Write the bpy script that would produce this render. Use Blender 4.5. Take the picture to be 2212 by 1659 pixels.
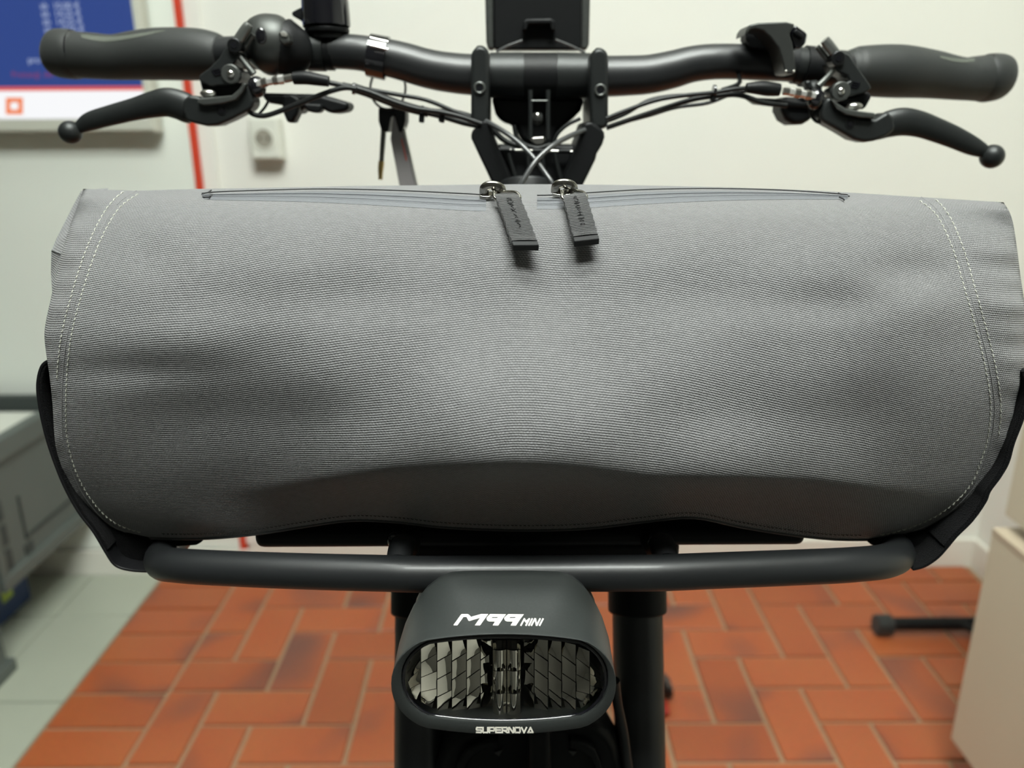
import bpy, bmesh, math, random
from mathutils import Vector, Matrix
from mathutils.bvhtree import BVHTree
random.seed(7)
for o in list(bpy.data.objects): bpy.data.objects.remove(o)
SC = bpy.context.scene
COL = SC.collection
# ------------------------------------------------------------------ camera
W, HH, F = 2212.0, 1659.0, 1700.0
H = 1.11
TH = math.radians(17.6); ROLL = math.radians(0.3)
_f = Vector((0, math.cos(TH), -math.sin(TH)))
_u0 = Vector((0, math.sin(TH), math.cos(TH)))
_x = Vector((1, 0, 0))
_r = _x*math.cos(ROLL) - _u0*math.sin(ROLL)
_u = _u0*math.cos(ROLL) + _x*math.sin(ROLL)
CAM = Vector((0, 0, H))
cam_d = bpy.data.cameras.new('camera'); cam = bpy.data.objects.new('camera', cam_d); COL.objects.link(cam)
cam_d.sensor_fit = 'HORIZONTAL'; cam_d.sensor_width = 36.0; cam_d.lens = F/W*36.0
cam_d.clip_start = 0.02; cam_d.clip_end = 50
M3 = Matrix((_r, _u, -_f)).transposed()
cam.matrix_world = Matrix.Translation(CAM) @ M3.to_4x4()
cam_d.dof.use_dof = True; cam_d.dof.focus_distance = 0.385; cam_d.dof.aperture_fstop = 6.8
SC.camera = cam
# ------------------------------------------------------------------ world, exposure
wd = bpy.data.worlds.new('world'); SC.world = wd; wd.use_nodes = True
wd.node_tree.nodes['Background'].inputs[0].default_value = (0.9, 0.95, 0.9, 1)
wd.node_tree.nodes['Background'].inputs[1].default_value = 0.12
SC.view_settings.view_transform = 'Standard'; SC.view_settings.look = 'None'
SC.view_settings.gamma = 1.0; SC.view_settings.use_curve_mapping = False
SC.view_settings.exposure = -0.20
# ceiling lamps: (x, y, length, width, strength)
LAMPS = [(0.05, 0.95, 1.8, 0.30, 4.0), (0.0, 0.24, 1.2, 0.30, 40.0), (0.1, -0.34, 1.0, 0.40, 64.0)]

# ------------------------------------------------------------------ helpers
def lin(c):
    c = c/255.0
    return c/12.92 if c <= 0.04045 else ((c+0.055)/1.055)**2.4
def rgb(r, g, b): return (lin(r), lin(g), lin(b), 1.0)

def ray(px, py): return _f + _r*((px-W/2)/F) - _u*((py-HH/2)/F)
def P(px, py, Y):
    d = ray(px, py); return CAM + d*(Y/d.y)
def PF(px, py, Z=0.0):
    d = ray(px, py); return CAM + d*((Z-H)/d.z)
def pxw(p): return (p-CAM).dot(_f)/F          # metres per pixel at point p

def mat(name, col, rough=0.5, metal=0.0, spec=0.5, noise=0.0, nscale=200, bump=0.0, bscale=400, sheen=0.0, emit=None, estr=0, coat=0.0):
    m = bpy.data.materials.new(name); m.use_nodes = True
    nt = m.node_tree; b = nt.nodes['Principled BSDF']
    b.inputs['Base Color'].default_value = col
    b.inputs['Roughness'].default_value = rough
    b.inputs['Metallic'].default_value = metal
    b.inputs['Specular IOR Level'].default_value = spec
    if sheen: b.inputs['Sheen Weight'].default_value = sheen
    if coat: b.inputs['Coat Weight'].default_value = coat
    if emit:
        b.inputs['Emission Color'].default_value = emit; b.inputs['Emission Strength'].default_value = estr
    tc = nt.nodes.new('ShaderNodeTexCoord')
    if noise:
        n = nt.nodes.new('ShaderNodeTexNoise'); n.inputs['Scale'].default_value = nscale; n.inputs['Detail'].default_value = 4
        nt.links.new(tc.outputs['Object'], n.inputs['Vector'])
        mx = nt.nodes.new('ShaderNodeMix'); mx.data_type = 'RGBA'
        mx.inputs['A'].default_value = tuple(c*(1-noise) for c in col[:3])+(1,)
        mx.inputs['B'].default_value = tuple(min(1, c*(1+noise)) for c in col[:3])+(1,)
        nt.links.new(n.outputs['Fac'], mx.inputs['Factor']); nt.links.new(mx.outputs['Result'], b.inputs['Base Color'])
    if bump:
        n2 = nt.nodes.new('ShaderNodeTexNoise'); n2.inputs['Scale'].default_value = bscale; n2.inputs['Detail'].default_value = 3
        nt.links.new(tc.outputs['Object'], n2.inputs['Vector'])
        bp = nt.nodes.new('ShaderNodeBump'); bp.inputs['Strength'].default_value = bump; bp.inputs['Distance'].default_value = 0.001
        nt.links.new(n2.outputs['Fac'], bp.inputs['Height']); nt.links.new(bp.outputs['Normal'], b.inputs['Normal'])
    return m

def weave_mat(name, col, pv, pu, depth, rough=0.62, sheen=0.2, strength=0.7, lo=0.75):
    """woven cloth: rows of pitch pv, threads of pitch pu, offset every other row (metric UV)"""
    m = bpy.data.materials.new(name); m.use_nodes = True
    nt = m.node_tree; b = nt.nodes['Principled BSDF']; L = nt.links
    b.inputs['Roughness'].default_value = rough; b.inputs['Sheen Weight'].default_value = sheen
    b.inputs['Specular IOR Level'].default_value = 0.35
    uv = nt.nodes.new('ShaderNodeUVMap'); sp = nt.nodes.new('ShaderNodeSeparateXYZ'); L.new(uv.outputs[0], sp.inputs[0])
    ns = nt.nodes.new('ShaderNodeTexNoise'); ns.inputs['Scale'].default_value = 260; ns.inputs['Detail'].default_value = 2
    L.new(uv.outputs[0], ns.inputs['Vector'])
    def mth(op, a, bb=None):
        n = nt.nodes.new('ShaderNodeMath'); n.operation = op
        for i, v in enumerate((a, bb)):
            if v is None: continue
            if hasattr(v, 'is_linked') or hasattr(v, 'links'): L.new(v, n.inputs[i])
            else: n.inputs[i].default_value = v
        return n.outputs[0]
    j = mth('MULTIPLY', mth('SUBTRACT', ns.outputs['Fac'], 0.5), 0.9)
    v = mth('ADD', mth('DIVIDE', sp.outputs[1], pv), mth('MULTIPLY', j, 0.35))
    row = mth('FLOOR', v)
    u = mth('ADD', mth('ADD', mth('DIVIDE', sp.outputs[0], pu), mth('MULTIPLY', row, 0.5)), j)
    sv = mth('ABSOLUTE', mth('SINE', mth('MULTIPLY', v, math.pi)))
    su = mth('ABSOLUTE', mth('SINE', mth('MULTIPLY', u, math.pi)))
    h = mth('MULTIPLY', mth('POWER', sv, 0.8), mth('ADD', mth('MULTIPLY', mth('POWER', su, 0.8), 0.75), 0.25))
    mx = nt.nodes.new('ShaderNodeMix'); mx.data_type = 'RGBA'
    mx.inputs['A'].default_value = tuple(c*lo for c in col[:3])+(1,); mx.inputs['B'].default_value = tuple(c*1.12 for c in col[:3])+(1,)
    L.new(ns.outputs['Fac'], mx.inputs['Factor']); L.new(mx.outputs['Result'], b.inputs['Base Color'])
    bp = nt.nodes.new('ShaderNodeBump'); bp.inputs['Strength'].default_value = strength; bp.inputs['Distance'].default_value = depth
    L.new(h, bp.inputs['Height']); L.new(bp.outputs['Normal'], b.inputs['Normal'])
    return m

def tag(o, label=None, cat=None, group=None, kind=None):
    if label: o['label'] = label
    if cat: o['category'] = cat
    if group: o['group'] = group
    if kind: o['kind'] = kind
    return o
def thing(name, loc, label, cat, group=None):
    e = bpy.data.objects.new(name, None); COL.objects.link(e); e.location = loc; e.empty_display_size = 0.05
    return tag(e, label, cat, group)
WP = {}
def setparent(o, p):
    if p is None: return
    o.parent = p
    o.matrix_parent_inverse = Matrix.Translation(-WP.get(p.name, p.location.copy() if p.parent is None else Vector()))
def link(name, me, m, parent=None, smooth=True, bevel=0, seg=3, angle=40):
    o = bpy.data.objects.new(name, me); COL.objects.link(o)
    if m is not None:
        for mm in (m if isinstance(m, (list, tuple)) else [m]): me.materials.append(mm)
    setparent(o, parent)
    if smooth:
        me.polygons.foreach_set('use_smooth', [True]*len(me.polygons))
        if not bevel:
            try: me.set_sharp_from_angle(angle=math.radians(angle))
            except Exception: pass
    if bevel:
        md = o.modifiers.new('bevel', 'BEVEL'); md.width = bevel; md.segments = seg; md.limit_method = 'ANGLE'; md.angle_limit = math.radians(35)
        md.harden_normals = True
    return o
def mk(name, vs, fs, m, parent=None, smooth=True, bevel=0, seg=3, uvs=None, angle=40):
    me = bpy.data.meshes.new(name); me.from_pydata([tuple(v) for v in vs], [], fs); me.update()
    bm = bmesh.new(); bm.from_mesh(me); bmesh.ops.recalc_face_normals(bm, faces=bm.faces); bm.to_mesh(me); bm.free()
    if uvs is not None:
        l = me.uv_layers.new(name='UVMap')
        for lp in me.loops: l.data[lp.index].uv = uvs[lp.vertex_index]
    return link(name, me, m, parent, smooth, bevel, seg, angle)
def box(name, lo, hi, m, parent=None, bevel=0.0, seg=2):
    x0, y0, z0 = lo; x1, y1, z1 = hi
    v = [(x0,y0,z0),(x1,y0,z0),(x1,y1,z0),(x0,y1,z0),(x0,y0,z1),(x1,y0,z1),(x1,y1,z1),(x0,y1,z1)]
    f = [(0,3,2,1),(4,5,6,7),(0,1,5,4),(1,2,6,5),(2,3,7,6),(3,0,4,7)]
    return mk(name, v, f, m, parent, bevel > 0, bevel, seg)
def crom(pts, n):
    """Catmull-Rom through tuples"""
    out = []; N = len(pts)
    for i in range(N-1):
        p0 = pts[max(0, i-1)]; p1 = pts[i]; p2 = pts[i+1]; p3 = pts[min(N-1, i+2)]
        for k in range(n):
            t = k/n
            out.append(tuple(0.5*((2*b)+(-a+c)*t+(2*a-5*b+4*c-d)*t*t+(-a+3*b-3*c+d)*t**3) for a, b, c, d in zip(p0, p1, p2, p3)))
    out.append(tuple(pts[-1])); return out
def tube_data(pts, rad, n=12, flat=1.0, closed=False):
    pts = [Vector(p) for p in pts]; N = len(pts)
    if not isinstance(rad, (list, tuple)): rad = [rad]*N
    vs, fs = [], []
    t0 = (pts[1]-pts[0]).normalized()
    ref = Vector((0, 0, 1)) if abs(t0.z) < 0.9 else Vector((0, 1, 0))
    nrm = (ref - t0*ref.dot(t0)).normalized()
    for i in range(N):
        if closed: t = (pts[(i+1) % N]-pts[i-1]).normalized()
        else: t = (pts[min(N-1, i+1)]-pts[max(0, i-1)]).normalized()
        nrm = (nrm - t*nrm.dot(t)).normalized(); bi = t.cross(nrm)
        for k in range(n):
            a = 2*math.pi*k/n
            vs.append(pts[i] + nrm*(math.cos(a)*rad[i]) + bi*(math.sin(a)*rad[i]*flat))
    for i in range(N if closed else N-1):
        a = i*n; b = ((i+1) % N)*n
        for k in range(n):
            fs.append((a+k, a+(k+1) % n, b+(k+1) % n, b+k))
    if not closed:
        fs.append(tuple(range(n))[::-1]); fs.append(tuple((N-1)*n+k for k in range(n)))
    return vs, fs
def tube(name, pts, rad, m, parent=None, n=12, flat=1.0, closed=False, angle=50):
    v, f = tube_data(pts, rad, n, flat, closed)
    return mk(name, v, f, m, parent, True, angle=angle)
def ptube(name, spec, Y, m, parent=None, n=14, sub=6, flat=1.0):
    """spec: (px, py, radius_px[, Y]); smooth tube through pixels at known depths"""
    q = [tuple(P(s[0], s[1], s[3] if len(s) > 3 else Y)) + (s[2]*pxw(P(s[0], s[1], s[3] if len(s) > 3 else Y)),) for s in spec]
    q = crom(q, sub) if sub > 1 else q
    return tube(name, [a[:3] for a in q], [max(a[3], 1e-5) for a in q], m, parent, n, flat)
def prism_data(pts, Y0, Y1):
    a = [P(x, y, Y0) for x, y in pts]; b = [Vector((p.x, Y1, p.z)) for p in a]; n = len(a)
    return a+b, [tuple(range(n))[::-1], tuple(range(n, 2*n))] + [(i, (i+1) % n, n+(i+1) % n, n+i) for i in range(n)]
def prism(name, pts, Y0, Y1, m, parent=None, bevel=0.002, seg=3):
    v, f = prism_data(pts, Y0, Y1)
    return mk(name, v, f, m, parent, True, bevel, seg)
def cyl(name, a, b, r, m, parent=None, n=24, bevel=0.0, r2=None):
    v, f = tube_data([a, b], [r, r2 if r2 is not None else r], n)
    return mk(name, v, f, m, parent, True, bevel, 3)
def ellipsoid(name, c, rx, ry, rz, m, parent=None, nu=24, nv=14, cut=None):
    vs, fs = [], []
    for j in range(nv+1):
        t = math.pi*j/nv
        for i in range(nu):
            a = 2*math.pi*i/nu
            vs.append(Vector((c[0]+rx*math.sin(t)*math.cos(a), c[1]+ry*math.sin(t)*math.sin(a), c[2]+rz*math.cos(t))))
    for j in range(nv):
        for i in range(nu):
            fs.append((j*nu+i, j*nu+(i+1) % nu, (j+1)*nu+(i+1) % nu, (j+1)*nu+i))
    o = mk(name, vs, fs, m, parent)
    bm = bmesh.new(); bm.from_mesh(o.data); bmesh.ops.remove_doubles(bm, verts=bm.verts, dist=1e-6); bm.to_mesh(o.data); bm.free()
    return o
def interp(tab, x):
    if x <= tab[0][0]: return tab[0][1]
    for (a, b), (c, d) in zip(tab, tab[1:]):
        if x <= c: return b+(d-b)*(x-a)/(c-a)
    return tab[-1][1]
def sm(x): x = max(0, min(1, x)); return x*x*(3-2*x)
def text_obj(name, s, size, m, parent, origin, xa, ya, align='LEFT'):
    """flat print on a plane given by its x and y axes"""
    cu = bpy.data.curves.new(name, 'FONT'); cu.body = s; cu.size = size; cu.align_x = align; cu.fill_mode = 'FRONT'; cu.resolution_u = 3
    t = bpy.data.objects.new('tmp', cu); COL.objects.link(t)
    dg = bpy.context.evaluated_depsgraph_get(); me = bpy.data.meshes.new_from_object(t.evaluated_get(dg))
    bpy.data.objects.remove(t)
    xa = Vector(xa).normalized(); ya = Vector(ya).normalized(); origin = Vector(origin)
    for v in me.vertices: v.co = origin + xa*v.co.x + ya*v.co.y
    me.materials.clear()
    return link(name, me, m, parent, False)

# ------------------------------------------------------------------ materials
M = {}
M['wall'] = mat('wall_paint', rgb(228, 228, 221), 0.85, noise=0.015, nscale=3, bump=0.15, bscale=250)
M['wall_grey'] = mat('rear_wall_paint', rgb(96, 96, 92), 0.9, noise=0.05, nscale=2)
M['ceil'] = mat('ceiling_paint', rgb(225, 225, 215), 0.9, noise=0.02, nscale=2)
M['panel'] = mat('panel_laminate', rgb(228, 233, 225), 0.55, noise=0.015, nscale=2)
M['red'] = mat('red_edge', rgb(205, 62, 34), 0.45, noise=0.05, nscale=30)
M['base'] = mat('baseboard_tile', rgb(224, 222, 212), 0.4, noise=0.05, nscale=12)
M['grout'] = mat('grout', rgb(160, 132, 104), 0.9, noise=0.12, nscale=60, bump=0.5, bscale=300)
M['wgrout'] = mat('white_floor_grout', rgb(98, 100, 90), 0.9, noise=0.1, nscale=40)
M['wtile'] = mat('white_floor_tile', rgb(166, 171, 156), 0.35, noise=0.05, nscale=8, bump=0.1, bscale=120)
M['damper_slab'] = mat('grey_damper_slab', rgb(74, 73, 69), 0.6, noise=0.08, nscale=6)  # for the slab added out of view to dull the floor bounce
M['black'] = mat('matte_black_plastic', (0.006, 0.0065, 0.007, 1), 0.46, spec=0.18, noise=0.2, nscale=300, bump=0.15, bscale=900)
M['alu'] = mat('anodised_black_aluminium', (0.016, 0.018, 0.018, 1), 0.40, metal=0.25, spec=0.4, noise=0.2, nscale=500, bump=0.12, bscale=1500)
M['tubeblk'] = mat('satin_black_tube', (0.011, 0.012, 0.013, 1), 0.42, noise=0.2, nscale=700, bump=0.05, bscale=6000, coat=0.08)
M['gloss'] = mat('gloss_black', (0.006, 0.006, 0.008, 1), 0.12, noise=0.1, nscale=50, coat=0.5)
M['gun'] = mat('gunmetal', (0.10, 0.105, 0.10, 1), 0.38, metal=0.7, noise=0.15, nscale=300)
M['gun2'] = mat('dark_gunmetal', (0.05, 0.053, 0.05, 1), 0.42, metal=0.6, noise=0.1, nscale=200)
M['silver'] = mat('satin_grey_metal', (0.26, 0.27, 0.26, 1), 0.32, metal=0.85, noise=0.08, nscale=300)
M['rubber'] = mat('grip_rubber', (0.013, 0.015, 0.014, 1), 0.55, spec=0.4, noise=0.2, nscale=500, bump=0.25, bscale=1400, sheen=0.1)
M['palm'] = mat('grip_palm_sheen', rgb(74, 78, 70), 0.6, noise=0.35, nscale=900, bump=0.6, bscale=1500)  # lighter than the rubber: light on the grip top put into the colour
M['chrome'] = mat('chrome', (0.72, 0.71, 0.68, 1), 0.16, metal=1.0, noise=0.03, nscale=80)
M['bright'] = mat('bright_zinc', (0.8, 0.79, 0.76, 1), 0.35, metal=0.8, noise=0.05, nscale=200)
M['steel'] = mat('brushed_steel', (0.45, 0.44, 0.41, 1), 0.3, metal=1.0, noise=0.1, nscale=200)
M['brass'] = mat('brass', (0.45, 0.33, 0.13, 1), 0.35, metal=1.0, noise=0.1, nscale=200)
M['nickel'] = mat('dark_nickel', (0.33, 0.32, 0.29, 1), 0.2, metal=1.0, noise=0.08, nscale=150)
M['cable'] = mat('cable_sheath', (0.008, 0.009, 0.009, 1), 0.42, spec=0.3, noise=0.1, nscale=300)
M['cablegrey'] = mat('grey_cable_sheath', (0.045, 0.047, 0.048, 1), 0.28, noise=0.1, nscale=300, coat=0.3)
M['lamp'] = mat('headlight_housing', (0.026, 0.029, 0.028, 1), 0.42, noise=0.25, nscale=900, bump=0.10, bscale=7000)
M['mirror'] = mat('reflector_mirror', (0.74, 0.71, 0.63, 1), 0.025, metal=1.0, noise=0.02, nscale=60)
M['white_print'] = mat('white_print', rgb(245, 240, 228), 0.5, noise=0.02, nscale=300)
M['grey_print'] = mat('grey_print', rgb(120, 118, 112), 0.5, noise=0.02, nscale=300)
M['dim_mark_glint'] = mat('mark_and_glint', rgb(62, 63, 62), 0.5, noise=0.05, nscale=300)  # lever marks, and the painted reflections on the fork arch
M['fabric'] = weave_mat('grey_woven_fabric', (0.166, 0.165, 0.169, 1), 0.00115, 0.00155, 0.0006, strength=0.8)
M['fold'] = M['fabric']
M['welt'] = mat('zip_welt_coating', rgb(94, 96, 100), 0.55, noise=0.06, nscale=150, bump=0.3, bscale=700)
M['thread'] = mat('grey_thread', rgb(176, 176, 166), 0.7, noise=0.2, nscale=600)
M['dthread'] = mat('dark_thread', (0.012, 0.012, 0.013, 1), 0.8, noise=0.2, nscale=600)
M['webbing'] = weave_mat('black_webbing', (0.034, 0.034, 0.036, 1), 0.00105, 0.0040, 0.0008, rough=0.55, sheen=0.3, strength=0.9)
M['velcro'] = mat('black_hook_loop', (0.0035, 0.0035, 0.004, 1), 0.9, spec=0.1, noise=0.5, nscale=900, bump=1.0, bscale=1600, sheen=0.03)
M['vinyl'] = mat('black_coated_strap', (0.008, 0.008, 0.009, 1), 0.45, spec=0.3, noise=0.2, nscale=300, bump=0.2, bscale=600)
M['crate'] = mat('grey_crate_plastic', rgb(84, 91, 87), 0.5, noise=0.06, nscale=14)
M['crate_dark'] = mat('dark_crate_plastic', rgb(48, 55, 54), 0.55, noise=0.08, nscale=14)
M['crate_blue'] = mat('slate_crate_inner', rgb(62, 71, 75), 0.6, noise=0.06, nscale=10)
M['blue'] = mat('navy_box', rgb(30, 52, 92), 0.5, noise=0.1, nscale=20)
M['lblue'] = mat('light_blue_print', rgb(80, 150, 200), 0.5, noise=0.03, nscale=20)
M['lime'] = mat('lime_print', rgb(150, 170, 60), 0.5, noise=0.05, nscale=20)
M['paper'] = mat('paper', rgb(215, 218, 208), 0.8, noise=0.02, nscale=10)
M['cab'] = mat('cabinet_laminate', rgb(202, 194, 172), 0.5, noise=0.02, nscale=4)
M['cabdark'] = mat('cabinet_gap', (0.02, 0.02, 0.02, 1), 0.7, noise=0.1, nscale=20)
M['cabedge'] = mat('cabinet_edge', rgb(186, 172, 150), 0.5, noise=0.03, nscale=8)
M['socket'] = mat('socket_plastic', rgb(216, 218, 208), 0.4, noise=0.01, nscale=20)
M['socketin'] = mat('socket_recess', rgb(150, 146, 134), 0.5, noise=0.02, nscale=20)
M['bezel'] = mat('screen_bezel', rgb(196, 198, 186), 0.45, noise=0.02, nscale=10)
def emis(name, c, s):
    return mat(name, (0.01, 0.01, 0.01, 1), 0.3, noise=0.05, nscale=5, emit=c, estr=s)
M['scr_blue'] = emis('screen_blue', rgb(48, 74, 146), 0.95)
M['scr_white'] = emis('screen_white', rgb(252, 253, 255), 1.1)
M['scr_red'] = emis('screen_red', rgb(240, 98, 88), 0.95)
M['scr_text'] = emis('screen_text', rgb(190, 205, 235), 0.95)
M['scr_dred'] = emis('screen_dark_red', rgb(150, 62, 108), 0.9)
M['scr_orange'] = emis('screen_orange', rgb(255, 138, 82), 1.0)
M['tagplate'] = mat('grey_plate', rgb(150, 146, 146), 0.35, metal=0.3, noise=0.06, nscale=30)
M['lampwhite'] = emis('lamp_diffuser', (0.95, 1.0, 0.94, 1), 10)
M['lamphouse'] = mat('lamp_housing', rgb(230, 230, 228), 0.5, noise=0.02, nscale=10)
M['tyre'] = mat('tyre_rubber', (0.018, 0.018, 0.018, 1), 0.8, noise=0.2, nscale=80, bump=0.4, bscale=200)
M['bolt'] = mat('bolt_black', (0.03, 0.031, 0.033, 1), 0.3, metal=0.8, noise=0.1, nscale=400)
M['redrefl'] = mat('red_rubber', rgb(150, 40, 28), 0.45, noise=0.05, nscale=60)
g = bpy.data.materials.new('headlight_glass'); g.use_nodes = True
gb = g.node_tree.nodes['Principled BSDF']; gb.inputs['Base Color'].default_value = (1, 1, 1, 1)
gb.inputs['Roughness'].default_value = 0.0; gb.inputs['IOR'].default_value = 1.12; gb.inputs['Transmission Weight'].default_value = 1.0
M['glass'] = g

def brick_mat():
    m = bpy.data.materials.new('red_clinker_tile'); m.use_nodes = True
    nt = m.node_tree; b = nt.nodes['Principled BSDF']; L = nt.links
    b.inputs['Roughness'].default_value = 0.42
    oi = nt.nodes.new('ShaderNodeObjectInfo'); tc = nt.nodes.new('ShaderNodeTexCoord')
    ad = nt.nodes.new('ShaderNodeVectorMath'); ad.operation = 'MULTIPLY_ADD'
    cb = nt.nodes.new('ShaderNodeCombineXYZ')
    for i in range(3): L.new(oi.outputs['Random'], cb.inputs[i])
    L.new(cb.outputs[0], ad.inputs[0]); ad.inputs[1].default_value = (37, 61, 23); L.new(tc.outputs['Object'], ad.inputs[2])
    n = nt.nodes.new('ShaderNodeTexNoise'); n.inputs['Scale'].default_value = 5.0; n.inputs['Detail'].default_value = 0.3
    L.new(ad.outputs[0], n.inputs['Vector'])
    n3 = nt.nodes.new('ShaderNodeTexNoise'); n3.inputs['Scale'].default_value = 90; n3.inputs['Detail'].default_value = 5
    L.new(ad.outputs[0], n3.inputs['Vector'])
    r1 = nt.nodes.new('ShaderNodeValToRGB'); e = r1.color_ramp.elements
    e[0].position = 0.24; e[0].color = rgb(104, 68, 58); e[1].position = 0.41; e[1].color = rgb(162, 83, 46)
    x = r1.color_ramp.elements.new(0.7); x.color = rgb(166, 90, 50)
    L.new(n.outputs['Fac'], r1.inputs[0])
    r2 = nt.nodes.new('ShaderNodeValToRGB'); e = r2.color_ramp.elements
    e[0].position = 0.0; e[0].color = (0.84, 0.80, 0.80, 1); e[1].position = 0.35; e[1].color = (1, 1, 1, 1)
    L.new(oi.outputs['Random'], r2.inputs[0])
    mx = nt.nodes.new('ShaderNodeMix'); mx.data_type = 'RGBA'; mx.blend_type = 'MULTIPLY'; mx.inputs['Factor'].default_value = 1
    L.new(r1.outputs[0], mx.inputs['A']); L.new(r2.outputs[0], mx.inputs['B'])
    r3 = nt.nodes.new('ShaderNodeMix'); r3.data_type = 'RGBA'; r3.blend_type = 'OVERLAY'; r3.inputs['Factor'].default_value = 0.12
    L.new(mx.outputs['Result'], r3.inputs['A']); L.new(n3.outputs['Color'], r3.inputs['B'])
    L.new(r3.outputs['Result'], b.inputs['Base Color'])
    bp = nt.nodes.new('ShaderNodeBump'); bp.inputs['Strength'].default_value = 0.15; bp.inputs['Distance'].default_value = 0.001
    L.new(n3.outputs['Fac'], bp.inputs['Height']); L.new(bp.outputs['Normal'], b.inputs['Normal'])
    return m
M['brick'] = brick_mat()

# ------------------------------------------------------------------ room shell
XR, XL, YB, YF, ZC = 1.24, -3.2, 1.88, -2.6, 2.75
XB = -0.928                                     # border between white and red floor
def struct(o): o['kind'] = 'structure'; return o
def shell(name, lo, hi, m, label=None, cat=None):
    o = box(name, lo, hi, m); struct(o); tag(o, label, cat); return o
floor = shell('floor', (XL, YF, -0.06), (2.6, YB, -0.006), M['grout'], 'floor of red clinker tiles in herringbone with a white tiled strip', 'floor')
bounce_damper = shell('bounce_damper', (XL, YF, -0.007), (2.6, 0.50, -0.0005), M['damper_slab'], 'unseen grey slab added over the near floor to mute red bounce', 'floor')  # unseen slab added to keep red floor bounce off the bag
wall_back = shell('wall_back', (XL, YB, -0.06), (2.6, YB+0.1, ZC), M['wall'], 'cream white painted wall behind the bicycle', 'wall')
wall_right = shell('wall_right', (XR, 0.75, -0.06), (XR+0.1, YB, ZC), M['wall'], 'short white wall stub behind the beige cabinet', 'wall')
shell('wall_side', (2.6, YF, -0.06), (2.7, YB, ZC), M['wall'], 'white side wall far right of the room', 'wall')
shell('wall_left', (XL-0.1, YF, -0.06), (XL, YB, ZC), M['wall_grey'], 'grey side wall left of the room', 'wall')
shell('wall_front', (XL, YF-0.1, -0.06), (2.6, YF, ZC), M['wall_grey'], 'grey wall facing the bicycle', 'wall')
shell('ceiling', (XL-0.1, YF-0.1, ZC), (2.7, YB+0.1, ZC+0.1), M['ceil'], 'plain white ceiling with lamps', 'ceiling')
shell('baseboard_back', (-0.70, YB-0.012, -0.006), (XR, YB, 0.075), M['base'], 'pale grey tile baseboard along the cream wall', 'baseboard')
shell('baseboard_right', (XR-0.012, 0.75, -0.006), (XR, YB-0.012, 0.075), M['base'], 'pale grey baseboard beside the beige cabinet', 'baseboard')
shell('baseboard_left', (XL, YB-0.034, -0.006), (-0.70, YB-0.022, 0.066), M['base'], 'pale baseboard under the white board', 'baseboard')
# lamps
for i, (x, y, lx, ly, s) in enumerate(LAMPS):
    t = thing('ceiling_lamp', (x, y, ZC), ['ceiling lamp nearest the cream wall', 'ceiling lamp above the front bag', 'ceiling lamp in front of the bicycle'][i], 'lamp', 'ceiling lamps')
    box('housing', (x-lx/2, y-ly/2, ZC-0.05), (x+lx/2, y+ly/2, ZC), M['lamphouse'], t, 0.004)
    mm = M['lampwhite'].copy(); mm.node_tree.nodes['Principled BSDF'].inputs['Emission Strength'].default_value = s
    box('diffuser', (x-lx/2+0.01, y-ly/2+0.01, ZC-0.06), (x+lx/2-0.01, y+ly/2-0.01, ZC-0.05), mm, t, 0.003)

# floor tiles -------------------------------------------------------------
MOD = 0.102; GR = 0.0085
def tile_mesh(name, w, d, m, h=0.006, bev=0.0018):
    bm = bmesh.new()
    bot = [bm.verts.new((sx*w/2, sy*d/2, -0.004)) for sx, sy in ((-1,-1),(1,-1),(1,1),(-1,1))]
    mid = [bm.verts.new((sx*w/2, sy*d/2, h-bev)) for sx, sy in ((-1,-1),(1,-1),(1,1),(-1,1))]
    top = [bm.verts.new((sx*(w/2-bev), sy*(d/2-bev), h)) for sx, sy in ((-1,-1),(1,-1),(1,1),(-1,1))]
    bm.faces.new(top)
    for a, b in ((bot, mid), (mid, top)):
        for i in range(4): bm.faces.new((a[i], a[(i+1) % 4], b[(i+1) % 4], b[i]))
    me = bpy.data.meshes.new(name); bm.to_mesh(me); bm.free(); me.materials.append(m); return me
TM = {}
def tile(name, x0, y0, x1, y1, m, gr=GR):
    y0 = max(y0, 0.50)
    w = round(x1-x0-gr, 4); d = round(y1-y0-gr, 4)
    if w <= 0.01 or d <= 0.01: return
    k = (name, w, d)
    if k not in TM: TM[k] = tile_mesh(name, w, d, m)
    o = bpy.data.objects.new(name, TM[k]); COL.objects.link(o)
    o.location = ((x0+x1)/2, (y0+y1)/2, -0.006+random.uniform(-0.0006, 0.0004)); setparent(o, floor); return o
X0 = XB + 2*MOD                                  # first herringbone column
y_first = PF(680, 1423).y                        # far edge of row j = 0
YN = 0.50                                       # tiles nearer than this are never in view
NC = int((2.6-X0)/MOD)
def clampx(a): return min(a, XR-0.012)
for j in range(-6, 10):
    ya = y_first - j*MOD                         # far edge of row
    for i in range(0, 22):
        c = (i-j) % 4; xa = X0+i*MOD
        if xa > XR-0.02: break
        if c == 0: tile('floor_tile', xa, max(YN, ya-MOD), clampx(xa+2*MOD), min(ya, YB-0.012), M['brick'])
        elif c == 1 and i == 0: tile('floor_tile', xa, ya-MOD, xa+MOD, min(ya, YB-0.012), M['brick'])
        elif c == 3: tile('floor_tile', xa, ya-2*MOD, clampx(xa+MOD), min(ya, YB-0.012), M['brick'])
        elif c == 2 and j == -6: tile('floor_tile', xa, ya-MOD, clampx(xa+MOD), min(ya, YB-0.012), M['brick'])
yb = PF(330, 1309+6).y + 3*MOD
while yb > YN:
    y1 = min(yb, YB-0.012)
    if y1-(yb-MOD) > 0.02: tile('border_tile', XB, yb-MOD, XB+2*MOD, y1, M['brick'])
    yb -= MOD
yw = PF(220, 1329).y + 0.306
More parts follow.
